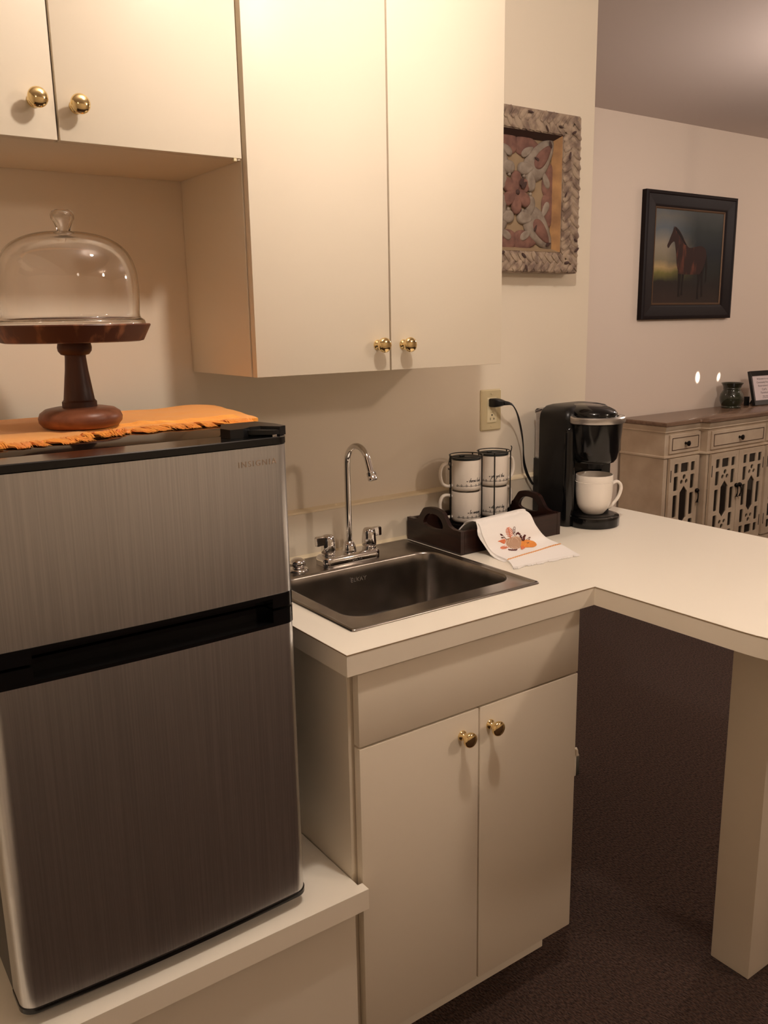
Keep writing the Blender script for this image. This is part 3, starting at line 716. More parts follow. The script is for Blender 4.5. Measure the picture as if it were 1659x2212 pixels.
PU = (.4683, .1513, -.1298, -.0312, .0002, -.0145); PV = (4.7675, .1212, .5723, .0789, -.0017, -.0369)
def E(a, b, off=.0006):
    """embroidery design plane -> towel surface"""
    x = (683.2 + .2942 * a - 900) / 100; y = (878.4 + .2942 * b - 1120) / 100
    q = (1, x, y, x * y, x * x, y * y); u = sum(i * j for i, j in zip(PU, q)); v = sum(i * j for i, j in zip(PV, q))
    return S(u, v, off)
def patch(name, pts, m, off=.0005, label=None, per=4, closed=True):
    P = [(p.x, p.y) for p in catmull([(a, b, 0) for a, b in pts], per, True)]
    c = (sum(p[0] for p in P) / len(P), sum(p[1] for p in P) / len(P)); bm = nb()
    rings = [[E(c[0] + (a - c[0]) * k, c[1] + (b - c[1]) * k, off + h) for a, b in P] for k, h in ((1, -.0004), (.97, .0003), (.7, .0007), (.35, .0009), (.05, .0009))]
    loft(bm, rings); return obj(name, bm, m, t, ang=70, label=label)
def stitch(name, lines, m, wd=.0006, off=.0008, label=None):
    bm = nb()
    for L in lines: tube(bm, [E(p.x, p.y, off) for p in catmull([(a, b, 0) for a, b in L], 4)], wd, 5)
    return obj(name, bm, m, t, ang=80, label=label, kind='stuff' if len(lines) > 1 else None)
E_tan = mat('tan_thread', (196, 160, 134), rough=.8); E_cr = mat('cream_thread', (244, 216, 190), rough=.8); E_or = mat('orange_thread', (238, 150, 66), rough=.8)
E_co = mat('coral_thread', (232, 132, 88), rough=.8); E_mar = mat('maroon_thread', (92, 34, 30), rough=.8); E_br = mat('brown_thread', (112, 68, 56), rough=.8); E_or2 = mat('light_orange_thread', (248, 178, 96), rough=.8)
patch('tan_pumpkin', [(390, 720), (560, 640), (760, 620), (920, 700), (980, 850), (960, 1020), (850, 1110), (690, 1110), (520, 1040), (400, 900)], E_tan)
stitch('pumpkin_ribs', [[(430, 730), (390, 850), (450, 970), (560, 1060)], [(510, 710), (480, 850), (540, 980), (680, 1090)], [(600, 690), (590, 800), (670, 940), (850, 1090)], [(700, 670), (800, 740), (860, 860), (900, 1040)], [(600, 660), (760, 640), (900, 720)]], E_cr, .0007)
patch('orange_pumpkin', [(870, 860), (960, 780), (1120, 765), (1250, 800), (1400, 860), (1500, 960), (1510, 1050), (1400, 1110), (1250, 1100), (1120, 1090), (990, 1050), (900, 980)], E_or, .0012)
stitch('pumpkin_ribs', [[(890, 870), (1000, 850), (1120, 900)], [(900, 950), (1020, 960), (1130, 920)], [(1190, 900), (1300, 860), (1400, 890)], [(1190, 920), (1220, 1010), (1230, 1090)], [(1150, 930), (1080, 1000), (1060, 1060)], [(1250, 920), (1370, 900), (1480, 1000)]], E_or2, .0006, .0021)
stitch('pumpkin_stem', [[(1130, 905), (1180, 912), (1210, 895)]], E_br, .0011, .0022)
def frond(base, tip, n, wd, mm, name):
    bx, by = base; ex, ey = tip; L = [[base, ((bx + ex) / 2, (by + ey) / 2), tip]]; nx_, ny_ = -(ey - by), (ex - bx); ll = math.hypot(nx_, ny_); nx_ /= ll; ny_ /= ll; dx_, dy_ = (ex - bx) / ll, (ey - by) / ll
    for i in range(1, n + 1):
        q = i / (n + .6); px_, py_ = bx + (ex - bx) * q, by + (ey - by) * q; s_ = wd * math.sin(PI * (.18 + .75 * q))
        for sg_ in (1, -1): L.append([(px_, py_), (px_ + sg_ * nx_ * s_ * .55 + dx_ * s_ * .35, py_ + sg_ * ny_ * s_ * .55 + dy_ * s_ * .35), (px_ + sg_ * nx_ * s_ + dx_ * s_ * .55, py_ + sg_ * ny_ * s_ + dy_ * s_ * .55)])
    stitch(name, L, mm, .00085)
frond((545, 680), (465, 250), 6, 110, E_co, 'fern_frond'); frond((500, 1050), (215, 1060), 5, 90, E_co, 'fern_frond')
patch('leaf', [(100, 755), (200, 715), (310, 690), (370, 715), (350, 870), (270, 850), (180, 790)], E_co)
patch('leaf', [(950, 1040), (1060, 1060), (1110, 1110), (1040, 1160), (1000, 1195), (950, 1110)], E_co, .0018)
patch('leaf', [(200, 455), (250, 480), (285, 545), (245, 550), (205, 510)], E_mar); patch('leaf', [(215, 620), (260, 600), (320, 632), (265, 655)], E_br); patch('leaf', [(1180, 700), (1215, 680), (1260, 705), (1215, 725)], E_br); patch('leaf', [(1180, 750), (1215, 745), (1245, 765), (1215, 775)], E_br)
stitch('twig', [[(280, 545), (330, 610), (390, 690), (480, 710)], [(315, 630), (350, 650)], [(1190, 712), (1140, 735), (1110, 765)], [(665, 1110), (665, 1150)]], E_br, .0005)
stitch('grain_sprig', [[(710, 610), (640, 500), (590, 320)], [(640, 500), (690, 450), (700, 300), (660, 275), (640, 350), (660, 480)], [(620, 420), (600, 380)], [(700, 440), (680, 520)], [(660, 540), (590, 480)], [(650, 360), (690, 380)]], E_br, .0005)
def berries(pts, r, name):
    bm = nb()
    for a, b in pts: ell(bm, E(a, b, .0012), (r, r, r), None, 8, 6)
    obj(name, bm, E_mar, t, ang=80)
rb = random.Random(9)
berries([(735 + 9 * i + rb.uniform(-14, 14), 545 - 75 * math.sin(i / 13 * 2.2) + i * 5.5 + rb.uniform(-26, 26)) for i in range(34)] + [(1010 + rb.uniform(-25, 45), 640 + rb.uniform(-40, 90)) for i in range(16)], .0015, 'berry_cluster')
berries([(530 + 12 * i, 1180 + 18 * math.sin(i / 24 * PI) + rb.uniform(-14, 14)) for i in range(25)], .0014, 'berry_cluster')
bm = nb(); P = []
for i in range(121):
    u = i / 120; P.append(S(u, 6.02 + .05 * math.sin(i * 1.6), .0009))
tube(bm, P, .0008, 5); obj('hem_stitching', bm, E_or2, t, ang=80, label='orange zigzag stitching above fringe')

# ------------------------------------------------------------------ coffee maker
KX, KY = 1.052, -.207
t = thing('coffee_maker', (KX, -.15, HC), 'black single-serve coffee maker with silver lid handle', 'coffee maker')
def Rk(x0, x1, y0, y1, r, z): return rr3(x0, x1, y0, y1, r, z, 6)
zk = HC + .0004
def cplan(k, yf_, z, rec=1):
    x0, x1, yb_ = .9620 + k, 1.146 - k, -.082 - k * .6
    if rec: pts = [(x1, yb_ - .012), (x1 - .012, yb_), (x0 + .012, yb_), (x0, yb_ - .012), (x0, yf_ + .014), (x0 + .006, yf_ + .003), (x0 + .016, yf_), (x0 + .026, yf_ + .004), (x0 + .030, yf_ + .012), (x0 + .031, -.160), (1.1145, -.160), (1.1155, yf_ + .012), (x1 - .020, yf_ + .003), (x1 - .010, yf_), (x1 - .003, yf_ + .005), (x1, yf_ + .014)]
    else: pts = [(x1, yb_ - .012), (x1 - .012, yb_), (x0 + .012, yb_), (x0, yb_ - .012), (x0, yf_ + .014), (x0 + .006, yf_ + .003), (x0 + .016, yf_), (x0 + .026, yf_ - .0005), (x0 + .040, yf_ - .001), (x0 + .06, yf_ - .001), (1.09, yf_ - .001), (1.105, yf_ - .001), (x1 - .020, yf_ - .0005), (x1 - .010, yf_), (x1 - .003, yf_ + .005), (x1, yf_ + .014)]
    return [(x, y, z) for x, y in pts]
obj('housing', loft(nb(), [cplan(0, -.196, zk), cplan(0, -.196, 1.085), cplan(0, -.196, 1.086, 0), cplan(0, -.196, 1.200, 0), cplan(.002, -.195, 1.213, 0), cplan(.007, -.19, 1.224, 0), cplan(.016, -.182, 1.232, 0), cplan(.032, -.17, 1.2365, 0)]), M_blackplastic, t, ang=40)
obj('rear_base', loft(nb(), [Rk(1.002, 1.130, -.0815, -.030, .008, zk), Rk(1.002, 1.130, -.0815, -.030, .008, 1.079)]), M_blackplastic, t)
tank = nb(); loft(tank, [Rk(1.0065, 1.128, -.0812, -.030, .010, 1.0805), Rk(1.0065, 1.128, -.0812, -.030, .010, 1.205)], cap1=False)
loft(tank, [Rk(1.0085, 1.126, -.0795, -.032, .009, 1.205), Rk(1.0085, 1.126, -.0795, -.032, .009, 1.083)], cap0=False)
obj('water_tank', tank, M_clearp, t, ang=40, label='clear plastic water tank')
obj('tank_lid', loft(nb(), [Rk(1.0045, 1.130, -.0815, -.028, .010, 1.2055), Rk(1.0045, 1.130, -.0815, -.028, .010, 1.214), Rk(1.008, 1.126, -.080, -.032, .010, 1.219)]), M_clearp, t, ang=40)
# left arm column
obj('side_column', loft(nb(), [circ3 for circ3 in [[(x, y, z) for x, y in circ(.9815, -.183, r, 28)] for r, z in ((.0185, zk), (.0185, 1.166), (.017, 1.177), (.012, 1.184), (.005, 1.187))]]), M_blackgloss, t, ang=50)
def el(cx_, cy_, rx, ry, z, n=48): return [(cx_ + rx * math.cos(2 * PI * i / n), cy_ + ry * math.sin(2 * PI * i / n), z) for i in range(n)]
hd = obj('brew_head', loft(nb(), [el(KX, KY, .040, .045, 1.085), el(KX, KY, .052, .058, 1.087), el(KX, KY, .060, .064, 1.096), el(KX, KY, .0665, .069, 1.12), el(KX, KY, .0715, .0735, 1.165), el(KX, KY, .0735, .0755, 1.190)]), M_blackgloss, t, ang=50)
obj('nozzle', loft(nb(), [el(KX - .004, KY - .012, .018, .018, 1.068, 32), el(KX - .004, KY - .012, .026, .026, 1.0849, 32)]), M_blackplastic, t)
obj('front_shield', loft(nb(), [[(x, y, z) for x, y in circ(KX - .003, KY + .004, r, 24, 235, 305)] + [(x, y, z) for x, y in circ(KX - .003, KY + .004, r - .004, 24, 305, 235)] for r, z in ((.063, 1.092), (.0675, 1.12), (.0735, 1.168), (.0755, 1.188))]), M_blackgloss, t, ang=40)
# silver handle: horseshoe around the head, taller and rounded where it ends at the left
bm = nb(); ringz = []
for i in range(61):
    a = math.radians(152 + (388 - 152) * i / 60); q = i / 60
    w_ = .0175; hh = .0165; zc = 1.1925; ro = .0815; ri = ro - w_
    fl = max(0, 1 - q / .12); hh += .006 * fl
    c_, s_ = math.cos(a), math.sin(a)
    sec = [(ri, hh * .95), (ri + .003, hh * 1.02), (ro - .003, hh), (ro - .0005, hh - .003), (ro, .004), (ro - .002, .0), (ri + .001, .0)]
    ringz.append([(KX + r * c_, KY + r * s_, zc + z + .004 * fl) for r, z in sec])
loft(bm, ringz)
hn = obj('lid_handle', bm, M_grey, t, ang=35, label='curved silver handle around lid')
bm = nb()
for i, ch in enumerate('KEURIG'):
    a = math.radians(262 + i * 9.5); px_, py_ = KX + .0712 * math.cos(a), KY + .0712 * math.sin(a)
    text(bm, ch, .0078, frame_matrix((px_, py_, 1.2092), (-math.sin(a), math.cos(a), 0), (-math.cos(a), -math.sin(a), 0)), .0003)
obj('lettering', bm, M_mug2, hn, label='small pale raised lettering')
obj('lid', loft(nb(), [el(KX, KY + .002, .0612, .0620, 1.1905), el(KX, KY + .002, .0612, .0620, 1.2100), el(KX, KY + .008, .0625, .0680, 1.2170), el(KX, KY + .016, .060, .070, 1.2240), el(KX, KY + .022, .050, .060, 1.2310), el(KX, KY + .028, .034, .042, 1.2360), el(KX, KY + .034, .012, .014, 1.2380)]), M_blackgloss, t, ang=60)
obj('drip_base', loft(nb(), [el(KX - .002, -.216, .071, .068, zk), el(KX - .002, -.216, .072, .069, zk + .022), el(KX - .002, -.216, .0705, .0675, zk + .027), el(KX - .002, -.216, .066, .063, zk + .0285)]), M_blackgloss, t, ang=50)
obj('drip_grate', loft(nb(), [el(KX - .002, -.216, .058, .055, zk + .0284), el(KX - .002, -.216, .058, .055, zk + .0300)]), M_blackplastic, t, ang=50)
obj('recess_panel', B(.996, 1.112, -.1625, -.1602, zk + .03, 1.084), M_blackgloss, t)

# cord and plug (the cord belongs to the machine but reads as its own thing with the plug)
t = thing('power_cord', (.88, -.03, 1.24), 'black power cord and plug from wall outlet to coffee maker', 'cord')
cord = catmull([(.8890, -.052, 1.2415), (.9000, -.054, 1.2360), (.9170, -.052, 1.2150), (.9330, -.047, 1.1860), (.9460, -.043, 1.1530), (.9540, -.041, 1.1200), (.9570, -.040, 1.0920), (.9620, -.039, 1.0660), (.9740, -.038, 1.0380), (.9900, -.037, 1.0150), (.9975, -.0390, 1.0045)], 6)
bm = nb(); P = [V(p) for p in cord]; rings = []
for i, p in enumerate(P):
    tt = (P[min(i + 1, len(P) - 1)] - P[max(i - 1, 0)]).normalized(); tw = math.radians(10 + 75 * math.sin(i / len(P) * PI * 1.6))
    s = tt.cross(V((0, 1, 0))).normalized(); u = s.cross(tt)
    a_ = s * math.cos(tw) + u * math.sin(tw); b_ = -s * math.sin(tw) + u * math.cos(tw)
    rings.append([p + a_ * .0040 * math.cos(2 * PI * k / 10) + b_ * .0019 * math.sin(2 * PI * k / 10) for k in range(10)])
obj('cable', loft(bm, rings), M_cord, t, ang=80)
px_, pz_ = .8640, 1.2430
obj('plug', loft(nb(), [[(px_ + ox, y, pz_ + a * h) if False else (px_ + dx_ * 1.0 + u_ * w_, y, pz_ + v_ * h) for u_, v_ in rrect(-1, 1, -1, 1, .35, 4)] for y, w_, h, dx_, ox in
     ((-.0095, .0105, .0110, 0, 0), (-.016, .0115, .0120, .001, 0), (-.028, .0115, .0115, .003, 0), (-.038, .0100, .0085, .007, 0), (-.044, .0070, .0058, .012, 0), (-.047, .0058, .0048, .015, 0))]), M_cord, t, ang=50)
obj('strain_relief', tube(nb(), [(.876, -.0455, 1.2425), (.882, -.049, 1.2425), (.889, -.052, 1.2415)], [.0058, .0055, .0042], 12), M_cord, t, ang=60)

# ------------------------------------------------------------------ outlet
t = thing('wall_outlet', (.8660, -.001, 1.222), 'beige two-socket wall outlet beside coffee maker', 'outlet')
def RZ(x0, x1, z0, z1, r, y): return [(x, y, z) for x, z in rrect(x0, x1, z0, z1, r, 4)]
obj('cover_plate', loft(nb(), [RZ(.8295, .9030, 1.1665, 1.2780, .004, -.0004), RZ(.8295, .9030, 1.1665, 1.2780, .004, -.0035), RZ(.8325, .9000, 1.1695, 1.2750, .004, -.0062)]), M_plate, t, ang=30)
rc = obj('receptacle', loft(nb(), [RZ(.8495, .8835, 1.1880, 1.2560, .002, -.0058), RZ(.8495, .8835, 1.1880, 1.2560, .002, -.0078), RZ(.8505, .8825, 1.1890, 1.2550, .002, -.0085)]), M_gfci, t, ang=30)
for z in (1.178, 1.2665): obj('screw', lathe(nb(), [(.0030, .006), (.0030, .0072), (.0015, .0076)], (.8662, 0, z), '-y', 14), M_plate, t)
bm = nb(); box(bm, .8590, .8606, -.0088, -.0080, 1.1950, 1.2020); box(bm, .8715, .8731, -.0088, -.0080, 1.1955, 1.2015); box(bm, .8731, .8760, -.0088, -.0080, 1.1978, 1.1990); lathe(bm, [(.0024, .0080), (.0024, .0088)], (.8660, 0, 1.2090), '-y', 12)
obj('socket_slots', bm, M_dark, rc)
bm = nb(); box(bm, .8600, .8655, -.0095, -.0083, 1.2160, 1.2190, .0004); box(bm, .8668, .8722, -.0095, -.0083, 1.2160, 1.2190, .0004)
obj('test_buttons', bm, M_plate, rc)

# ------------------------------------------------------------------ white mug on the drip tray
mx, my, mz = 1.0500, -.2160, zk + .0304
t = thing('white_coffee_mug', (mx, my, mz), 'large plain white mug on the coffee maker drip tray', 'mug')
pf = [(.024, 0), (.027, .0015), (.030, .005), (.038, .014), (.0435, .026), (.0465, .042), (.0478, .060), (.0480, .082), (.0482, .096), (.0478, .0985), (.0468, .0990), (.0455, .0975), (.0452, .080), (.0448, .055), (.042, .035), (.034, .018), (.020, .010), (.001, .009)]
pf = [(a * 1.03, b * 1.085 + mz) for a, b in pf]
obj('body', lathe(nb(), pf, (mx, my, 0), n=64), M_mug2, t, ang=50)
bm = nb()
for i in range(90):
    a = 2 * PI * i / 90; ell(bm, (mx + .0494 * math.cos(a), my + .0494 * math.sin(a), mz + .089), (.0011, .0011, .0011), None, 6, 5)
obj('bead_row', bm, M_mug2, t, ang=80, kind='stuff')
bm = nb(); tube(bm, [(mx + .0495 * math.cos(2 * PI * i / 64), my + .0495 * math.sin(2 * PI * i / 64), mz + .093) for i in range(64)], .0006, 6, closed=True)
obj('rim_line', bm, M_mug2, t, ang=80)
ha = math.radians(-22); d = V((math.cos(ha), math.sin(ha), 0)); o = V((mx, my, mz))
P = catmull([(.0470, .070, 0), (.056, .080, 0), (.068, .083, 0), (.0785, .074, 0), (.0800, .059, 0), (.073, .040, 0), (.060, .024, 0), (.048, .0135, 0), (.038, .0135, 0)], 5)
obj('handle', tube(nb(), [o + d * p.x + V((0, 0, p.y)) for p in P], .0048, 12, flat=(1.2, .9)), M_mug2, t, ang=70)

# ------------------------------------------------------------------ carved wooden wall panel
px0, px1, pz0, pz1 = .722, 1.1480, 1.5840, 1.9900
M_carv = mat('weathered_carved_wood', (168, 148, 128), rough=.8, col2=(122, 102, 90), noise_scale=34, bump=.8, bscale=70, bdist=.003, ramp=(.42, .62))
M_chip_bevel = mat('dark_chip_and_bevel_wood', (74, 54, 50), rough=.85)
M_pink = mat('faded_rose_wood', (136, 98, 86), rough=.8, col2=(108, 76, 68), noise_scale=40, bump=.5, bscale=90, bdist=.002)
M_pale = mat('grey_wash_wood', (156, 143, 130), rough=.8, col2=(128, 114, 102), noise_scale=36, bump=.5, bscale=80, bdist=.002)
M_ochre = mat('ochre_bevel', (190, 146, 98), rough=.7, col2=(150, 112, 78), noise_scale=20)
M_bed = mat('tan_wood_bed', (158, 136, 108), rough=.8, col2=(150, 126, 98), noise_scale=20)
t = thing('carved_panel', ((px0 + px1) / 2, -.02, pz0), 'weathered carved wooden panel with pink flower on kitchen wall', 'wall art')
fw = .070; yo = -.050
obj('back_board', B(px0 + .01, px1 - .01, -.012, -.001, pz0 + .01, pz1 - .01), M_bed, t)
ix0, ix1, iz0, iz1 = px0 + fw, px1 - fw, pz0 + fw * .78, pz1 - fw * .78
def mitre(a, b, c, d, y0, y1, m_, name='frame_rail'):
    bm = nb(); loft(bm, [[(p[0], y, p[1]) for p in (a, b, c, d)] for y in (y0, y1)]); bmesh.ops.bevel(bm, geom=bm.edges[:], offset=.003, segments=2, affect='EDGES')
    return obj(name, bm, m_, t, ang=40)
O = [(px0, pz0), (px1, pz0), (px1, pz1), (px0, pz1)]; I = [(ix0, iz0), (ix1, iz0), (ix1, iz1), (ix0, iz1)]
rails = [mitre(O[i], O[(i + 1) % 4], I[(i + 1) % 4], I[i], -.0015, yo + .006, M_carv) for i in range(4)]
# plaited strands carved in relief along every rail
rnd = random.Random(11)
for i in range(4):
    a, b = V((O[i][0], 0, O[i][1])), V((O[(i + 1) % 4][0], 0, O[(i + 1) % 4][1])); c_, d_ = V((I[i][0], 0, I[i][1])), V((I[(i + 1) % 4][0], 0, I[(i + 1) % 4][1]))
    m0, m1 = (a + c_) / 2, (b + d_) / 2; ax = (m1 - m0).normalized(); nr = V((-ax.z, 0, ax.x)); L = (m1 - m0).length; hw = (fw if i % 2 else fw * .78) / 2 - .004
    bm = nb(); chips = nb(); n = int(L / .024)
    for k in range(n + 1):
        for s_ in (1, -1):
            q = m0 + ax * (k * L / n + (.01 if s_ < 0 else 0)); P = [q + ax * -.016 + nr * s_ * hw, q + ax * -.004 + nr * s_ * hw * .5, q + ax * .010 - nr * s_ * hw * .08]
            kk = rnd.uniform(.75, 1.2)
            P = [p + V((rnd.uniform(-.0022, .0022), yo + .006 - rnd.uniform(0, .002), rnd.uniform(-.0022, .0022))) for p in P]
            tube(bm, catmull(P, 4), [w_k * kk for w_k in (.0045, .0060, .0070, .0076, .0080, .0076, .0068, .0055, .0035)], 7, flat=(1, .45), up0=(0, 1, 0))
            if rnd.random() < .3:
                p = q + nr * s_ * hw * rnd.uniform(.2, .9); ell(chips, p + V((0, yo - .0005, 0)), (.002 + .0025 * rnd.random(), .0022, .005 + .006 * rnd.random()), Matrix.Rotation(rnd.uniform(0, 3), 3, 'Y'), 8, 5)
    obj('plaited_carving', bm, M_carv, rails[i], ang=60); obj('paint_chips', chips, M_chip_bevel, rails[i], ang=60, kind='stuff', label='dark chipped spots')
yi = -.0125
for i, mm in enumerate((M_bed, M_ochre, M_chip_bevel, M_chip_bevel)):  # tone set per side: tan bottom, ochre right, dark top and left
    a, b = I[i], I[(i + 1) % 4]; g = .012; cen = ((ix0 + ix1) / 2, (iz0 + iz1) / 2)
    sh = lambda p: (p[0] + g * (1 if p[0] < cen[0] else -1), p[1] + g * (1 if p[1] < cen[1] else -1))
    bm = nb(); loft(bm, [[(a[0], yo + .008, a[1]), (a[0], yi - .001, a[1]), (sh(a)[0], yi - .001, sh(a)[1])], [(b[0], yo + .008, b[1]), (b[0], yi - .001, b[1]), (sh(b)[0], yi - .001, sh(b)[1])]])
    obj('inner_bevel', bm, mm, t)
pcx, pcz = (px0 + px1) / 2, (pz0 + pz1) / 2
hx, hz = (ix1 - ix0) / 2, (iz1 - iz0) / 2
def leafshape(c, ang, L, Wd, y, m_, name, rise=.007, label=None):
    P = []
    for k in range(24):
        q = 2 * PI * k / 24; a = math.cos(q); b = math.sin(q) * (1 - .35 * a); P.append((a * L, b * Wd))
    ca, sa = math.cos(ang), math.sin(ang); bm = nb(); rings = []
    for k, h in ((1, 0), (.96, rise * .6), (.8, rise * .95), (.5, rise), (.1, rise * .85)):
        rings.append([(c[0] + (a * ca - b * sa) * k, y - h, c[1] + (a * sa + b * ca) * k) for a, b in P])
    return obj(name, loft(bm, rings), m_, t, ang=60, label=label)
for k in range(4):   # four corner sprays: pale pod with rose heart
    s1, s2 = (1, 1, -1, -1)[k], (1, -1, 1, -1)[k]; ang = math.atan2(s2 * hz, s1 * hx)
    c = (pcx + s1 * hx * .60, pcz + s2 * hz * .60)
    lf = leafshape(c, ang, .070, .037, yi - .001, M_pale, 'carved_pod', .008)
    leafshape((c[0] + s1 * .006, c[1] + s2 * .006), ang, .040, .0175, yi - .0085, M_pink, 'rose_seed', .004)
    leafshape((pcx + s1 * hx * .36, pcz + s2 * hz * .22), ang + .9 * s1 * s2, .028, .016, yi - .001, M_pale, 'carved_leaf', .009)
    leafshape((pcx + s1 * hx * .24, pcz + s2 * hz * .42), ang - .7 * s1 * s2, .028, .016, yi - .001, M_pale, 'carved_leaf', .009)
    leafshape((c[0] + s1 * .030, c[1] + s2 * .038), ang + 1.2, .010, .004, yi - .012, M_chip_bevel, 'chipped_spot', .002)
    leafshape((c[0] - s1 * .020, c[1] - s2 * .002), ang + 1.9, .009, .0035, yi - .012, M_chip_bevel, 'chipped_spot', .002)
for k, (dx_, dz_, an) in enumerate(((0, .80, 0), (0, -.80, 0), (.86, 0, PI / 2), (-.86, 0, PI / 2))):
    for s_ in (-1, 1):
        o_ = (pcx + dx_ * hx + (s_ * .038 if dz_ else 0), pcz + dz_ * hz + (s_ * .038 if dx_ else 0))
        leafshape(o_, an + (0 if s_ > 0 else PI), .046, .025, yi - .0008, M_pink, 'rose_border_leaf', .0045)
        leafshape((o_[0] - dx_ * .018, o_[1] - dz_ * .018), an + (.5 if s_ > 0 else PI - .5), .024, .010, yi - .0045, M_pale, 'carved_leaf', .003)
for k in range(6):   # centre flower
    a = PI / 6 + k * PI / 3
    leafshape((pcx + .026 * math.cos(a), pcz + .026 * math.sin(a)), a + PI, .029, .0165, yi - .002 - .0006 * k, M_pink, 'flower_petal', .007)
    ell_bm = nb(); ell(ell_bm, (pcx + .052 * math.cos(a + .5), yi - .004, pcz + .050 * math.sin(a + .5)), (.005, .005, .005), None, 12, 8); obj('carved_bead', ell_bm, M_pale, t, ang=60)
bm = nb(); ell(bm, (pcx, yi - .010, pcz), (.007, .006, .007), None, 14, 8); obj('flower_eye', bm, M_chip_bevel, t, ang=60)
for a, l_ in ((1.15, .03), (.75, .028)): leafshape((pcx + l_ * math.cos(a), pcz + l_ * math.sin(a)), a, .012, .006, yi - .0135, M_chip_bevel, 'chipped_spot', .002)

# ------------------------------------------------------------------ horse painting
hx0, hx1, hz0, hz1 = 3.316, 4.166, 1.4430, 2.1400
t = thing('horse_painting', ((hx0 + hx1) / 2, YF - .02, hz0), 'dark-framed painting of a brown horse on far wall', 'painting')
cx0, cx1, cz0, cz1 = 3.415, 4.060, 1.5270, 2.0540
def mframe(O, I, yw, prof, m_, name='frame_rail'):
    """mitred rails; prof = list of (t 0 outer..1 inner, depth)"""
    O4 = [(O[0], O[2]), (O[1], O[2]), (O[1], O[3]), (O[0], O[3])]; I4 = [(I[0], I[2]), (I[1], I[2]), (I[1], I[3]), (I[0], I[3])]
    for i in range(4):
        j = (i + 1) % 4; rings = []
        for k in (i, j):
            ring = [(O4[k][0] + (I4[k][0] - O4[k][0]) * q, yw - dpt, O4[k][1] + (I4[k][1] - O4[k][1]) * q) for q, dpt in prof]
            rings.append(ring)
        obj(name, loft(nb(), rings), m_, t, ang=25)
mframe((hx0, hx1, hz0, hz1), (cx0, cx1, cz0, cz1), YF, [(0, .001), (0, .030), (.06, .034), (.18, .036), (.24, .031), (.80, .027), (.9, .024), (.985, .019), (.985, .001)], M_hframe)
mframe((cx0 - .003, cx1 + .003, cz0 - .003, cz1 + .003), (cx0 + .008, cx1 - .008, cz0 + .008, cz1 - .008), YF, [(0, .008), (0, .0205), (.5, .022), (1, .018), (1, .008)], M_gold, 'gilt_slip')
# canvas: painted sky and land as a procedural picture
Mc = bpy.data.materials.new('painted_landscape'); Mc.use_nodes = True; nt = Mc.node_tree; N = nt.nodes; L = nt.links; bs = N['Principled BSDF']; bs.inputs['Roughness'].default_value = .6; bs.inputs['Specular IOR Level'].default_value = .15
tc = N.new('ShaderNodeTexCoord'); sp_ = N.new('ShaderNodeSeparateXYZ'); L.new(tc.outputs['Object'], sp_.inputs[0])
def mr(src, a, b):
    n = N.new('ShaderNodeMapRange'); n.inputs['From Min'].default_value = a; n.inputs['From Max'].default_value = b; L.new(src, n.inputs['Value']); return n.outputs[0]
wv = N.new('ShaderNodeTexNoise'); wv.inputs['Scale'].default_value = 5; wv.inputs['Detail'].default_value = 6; L.new(tc.outputs['Object'], wv.inputs[0])
def mathn(op, a, b):
    n = N.new('ShaderNodeMath'); n.operation = op
    for i, x in enumerate((a, b)):
        if isinstance(x, (int, float)): n.inputs[i].default_value = x
        else: L.new(x, n.inputs[i])
    return n.outputs[0]
zz = mathn('ADD', sp_.outputs['Z'], mathn('MULTIPLY', mathn('SUBTRACT', wv.outputs['Fac'], .5), .11))
def ramp(src, els):
    r = N.new('ShaderNodeValToRGB'); cr_ = r.color_ramp; cr_.elements[0].position = els[0][0]; cr_.elements[0].color = lin(els[0][1]) + (1,); cr_.elements[1].position = els[-1][0]; cr_.elements[1].color = lin(els[-1][1]) + (1,)
    for p_, c_ in els[1:-1]: e_ = cr_.elements.new(p_); e_.color = lin(c_) + (1,)
    L.new(src, r.inputs[0]); return r.outputs[0]
zt01 = mr(zz, cz0 - hz0, cz1 - hz0)
leftc = ramp(zt01, [(0, (58, 44, 38)), (.24, (44, 36, 32)), (.27, (70, 66, 40)), (.34, (116, 108, 58)), (.395, (176, 150, 104)), (.46, (130, 120, 98)), (.62, (146, 136, 118)), (.78, (98, 106, 112)), (.9, (112, 110, 104)), (1, (94, 100, 104))])
rightc = ramp(zt01, [(0, (54, 42, 36)), (.2, (42, 35, 31)), (.34, (40, 40, 36)), (.55, (36, 40, 44)), (.8, (50, 55, 54)), (1, (78, 80, 78))])
xx_ = mathn('ADD', sp_.outputs['X'], mathn('MULTIPLY', mathn('SUBTRACT', wv.outputs['Fac'], .5), .25))
mx_ = N.new('ShaderNodeMix'); mx_.data_type = 'RGBA'; L.new(mr(xx_, -.22, .06), mx_.inputs[0]); L.new(leftc, mx_.inputs[6]); L.new(rightc, mx_.inputs[7]); L.new(mx_.outputs[2], bs.inputs['Base Color'])
obj('canvas', B(cx0 - .001, cx1 + .001, YF - .0165, YF - .012, cz0 - .001, cz1 + .001), Mc, t)
M_horse = mat('painted_bay_horse', (54, 36, 32), rough=.6, col2=(136, 76, 54), noise_scale=11, stretch=(1.4, 1, .4), ramp=(.50, .74), spec=.15); M_hleg = mat('painted_dark_legs', (34, 26, 24), rough=.6, spec=.15)
def hp(u, v): return (3.440 + u * .60, 1.560 + v * .455)
horse = [(.155, .640), (.175, .610), (.215, .665), (.262, .690), (.285, .600), (.300, .520), (.318, .400), (.345, .330), (.360, .300), (.640, .300), (.700, .330), (.745, .420), (.770, .520), (.765, .585), (.735, .635), (.670, .655), (.590, .640), (.500, .625), (.455, .655), (.400, .735), (.345, .810), (.300, .850), (.262, .872), (.252, .850), (.243, .875), (.232, .820), (.205, .760), (.178, .690)]
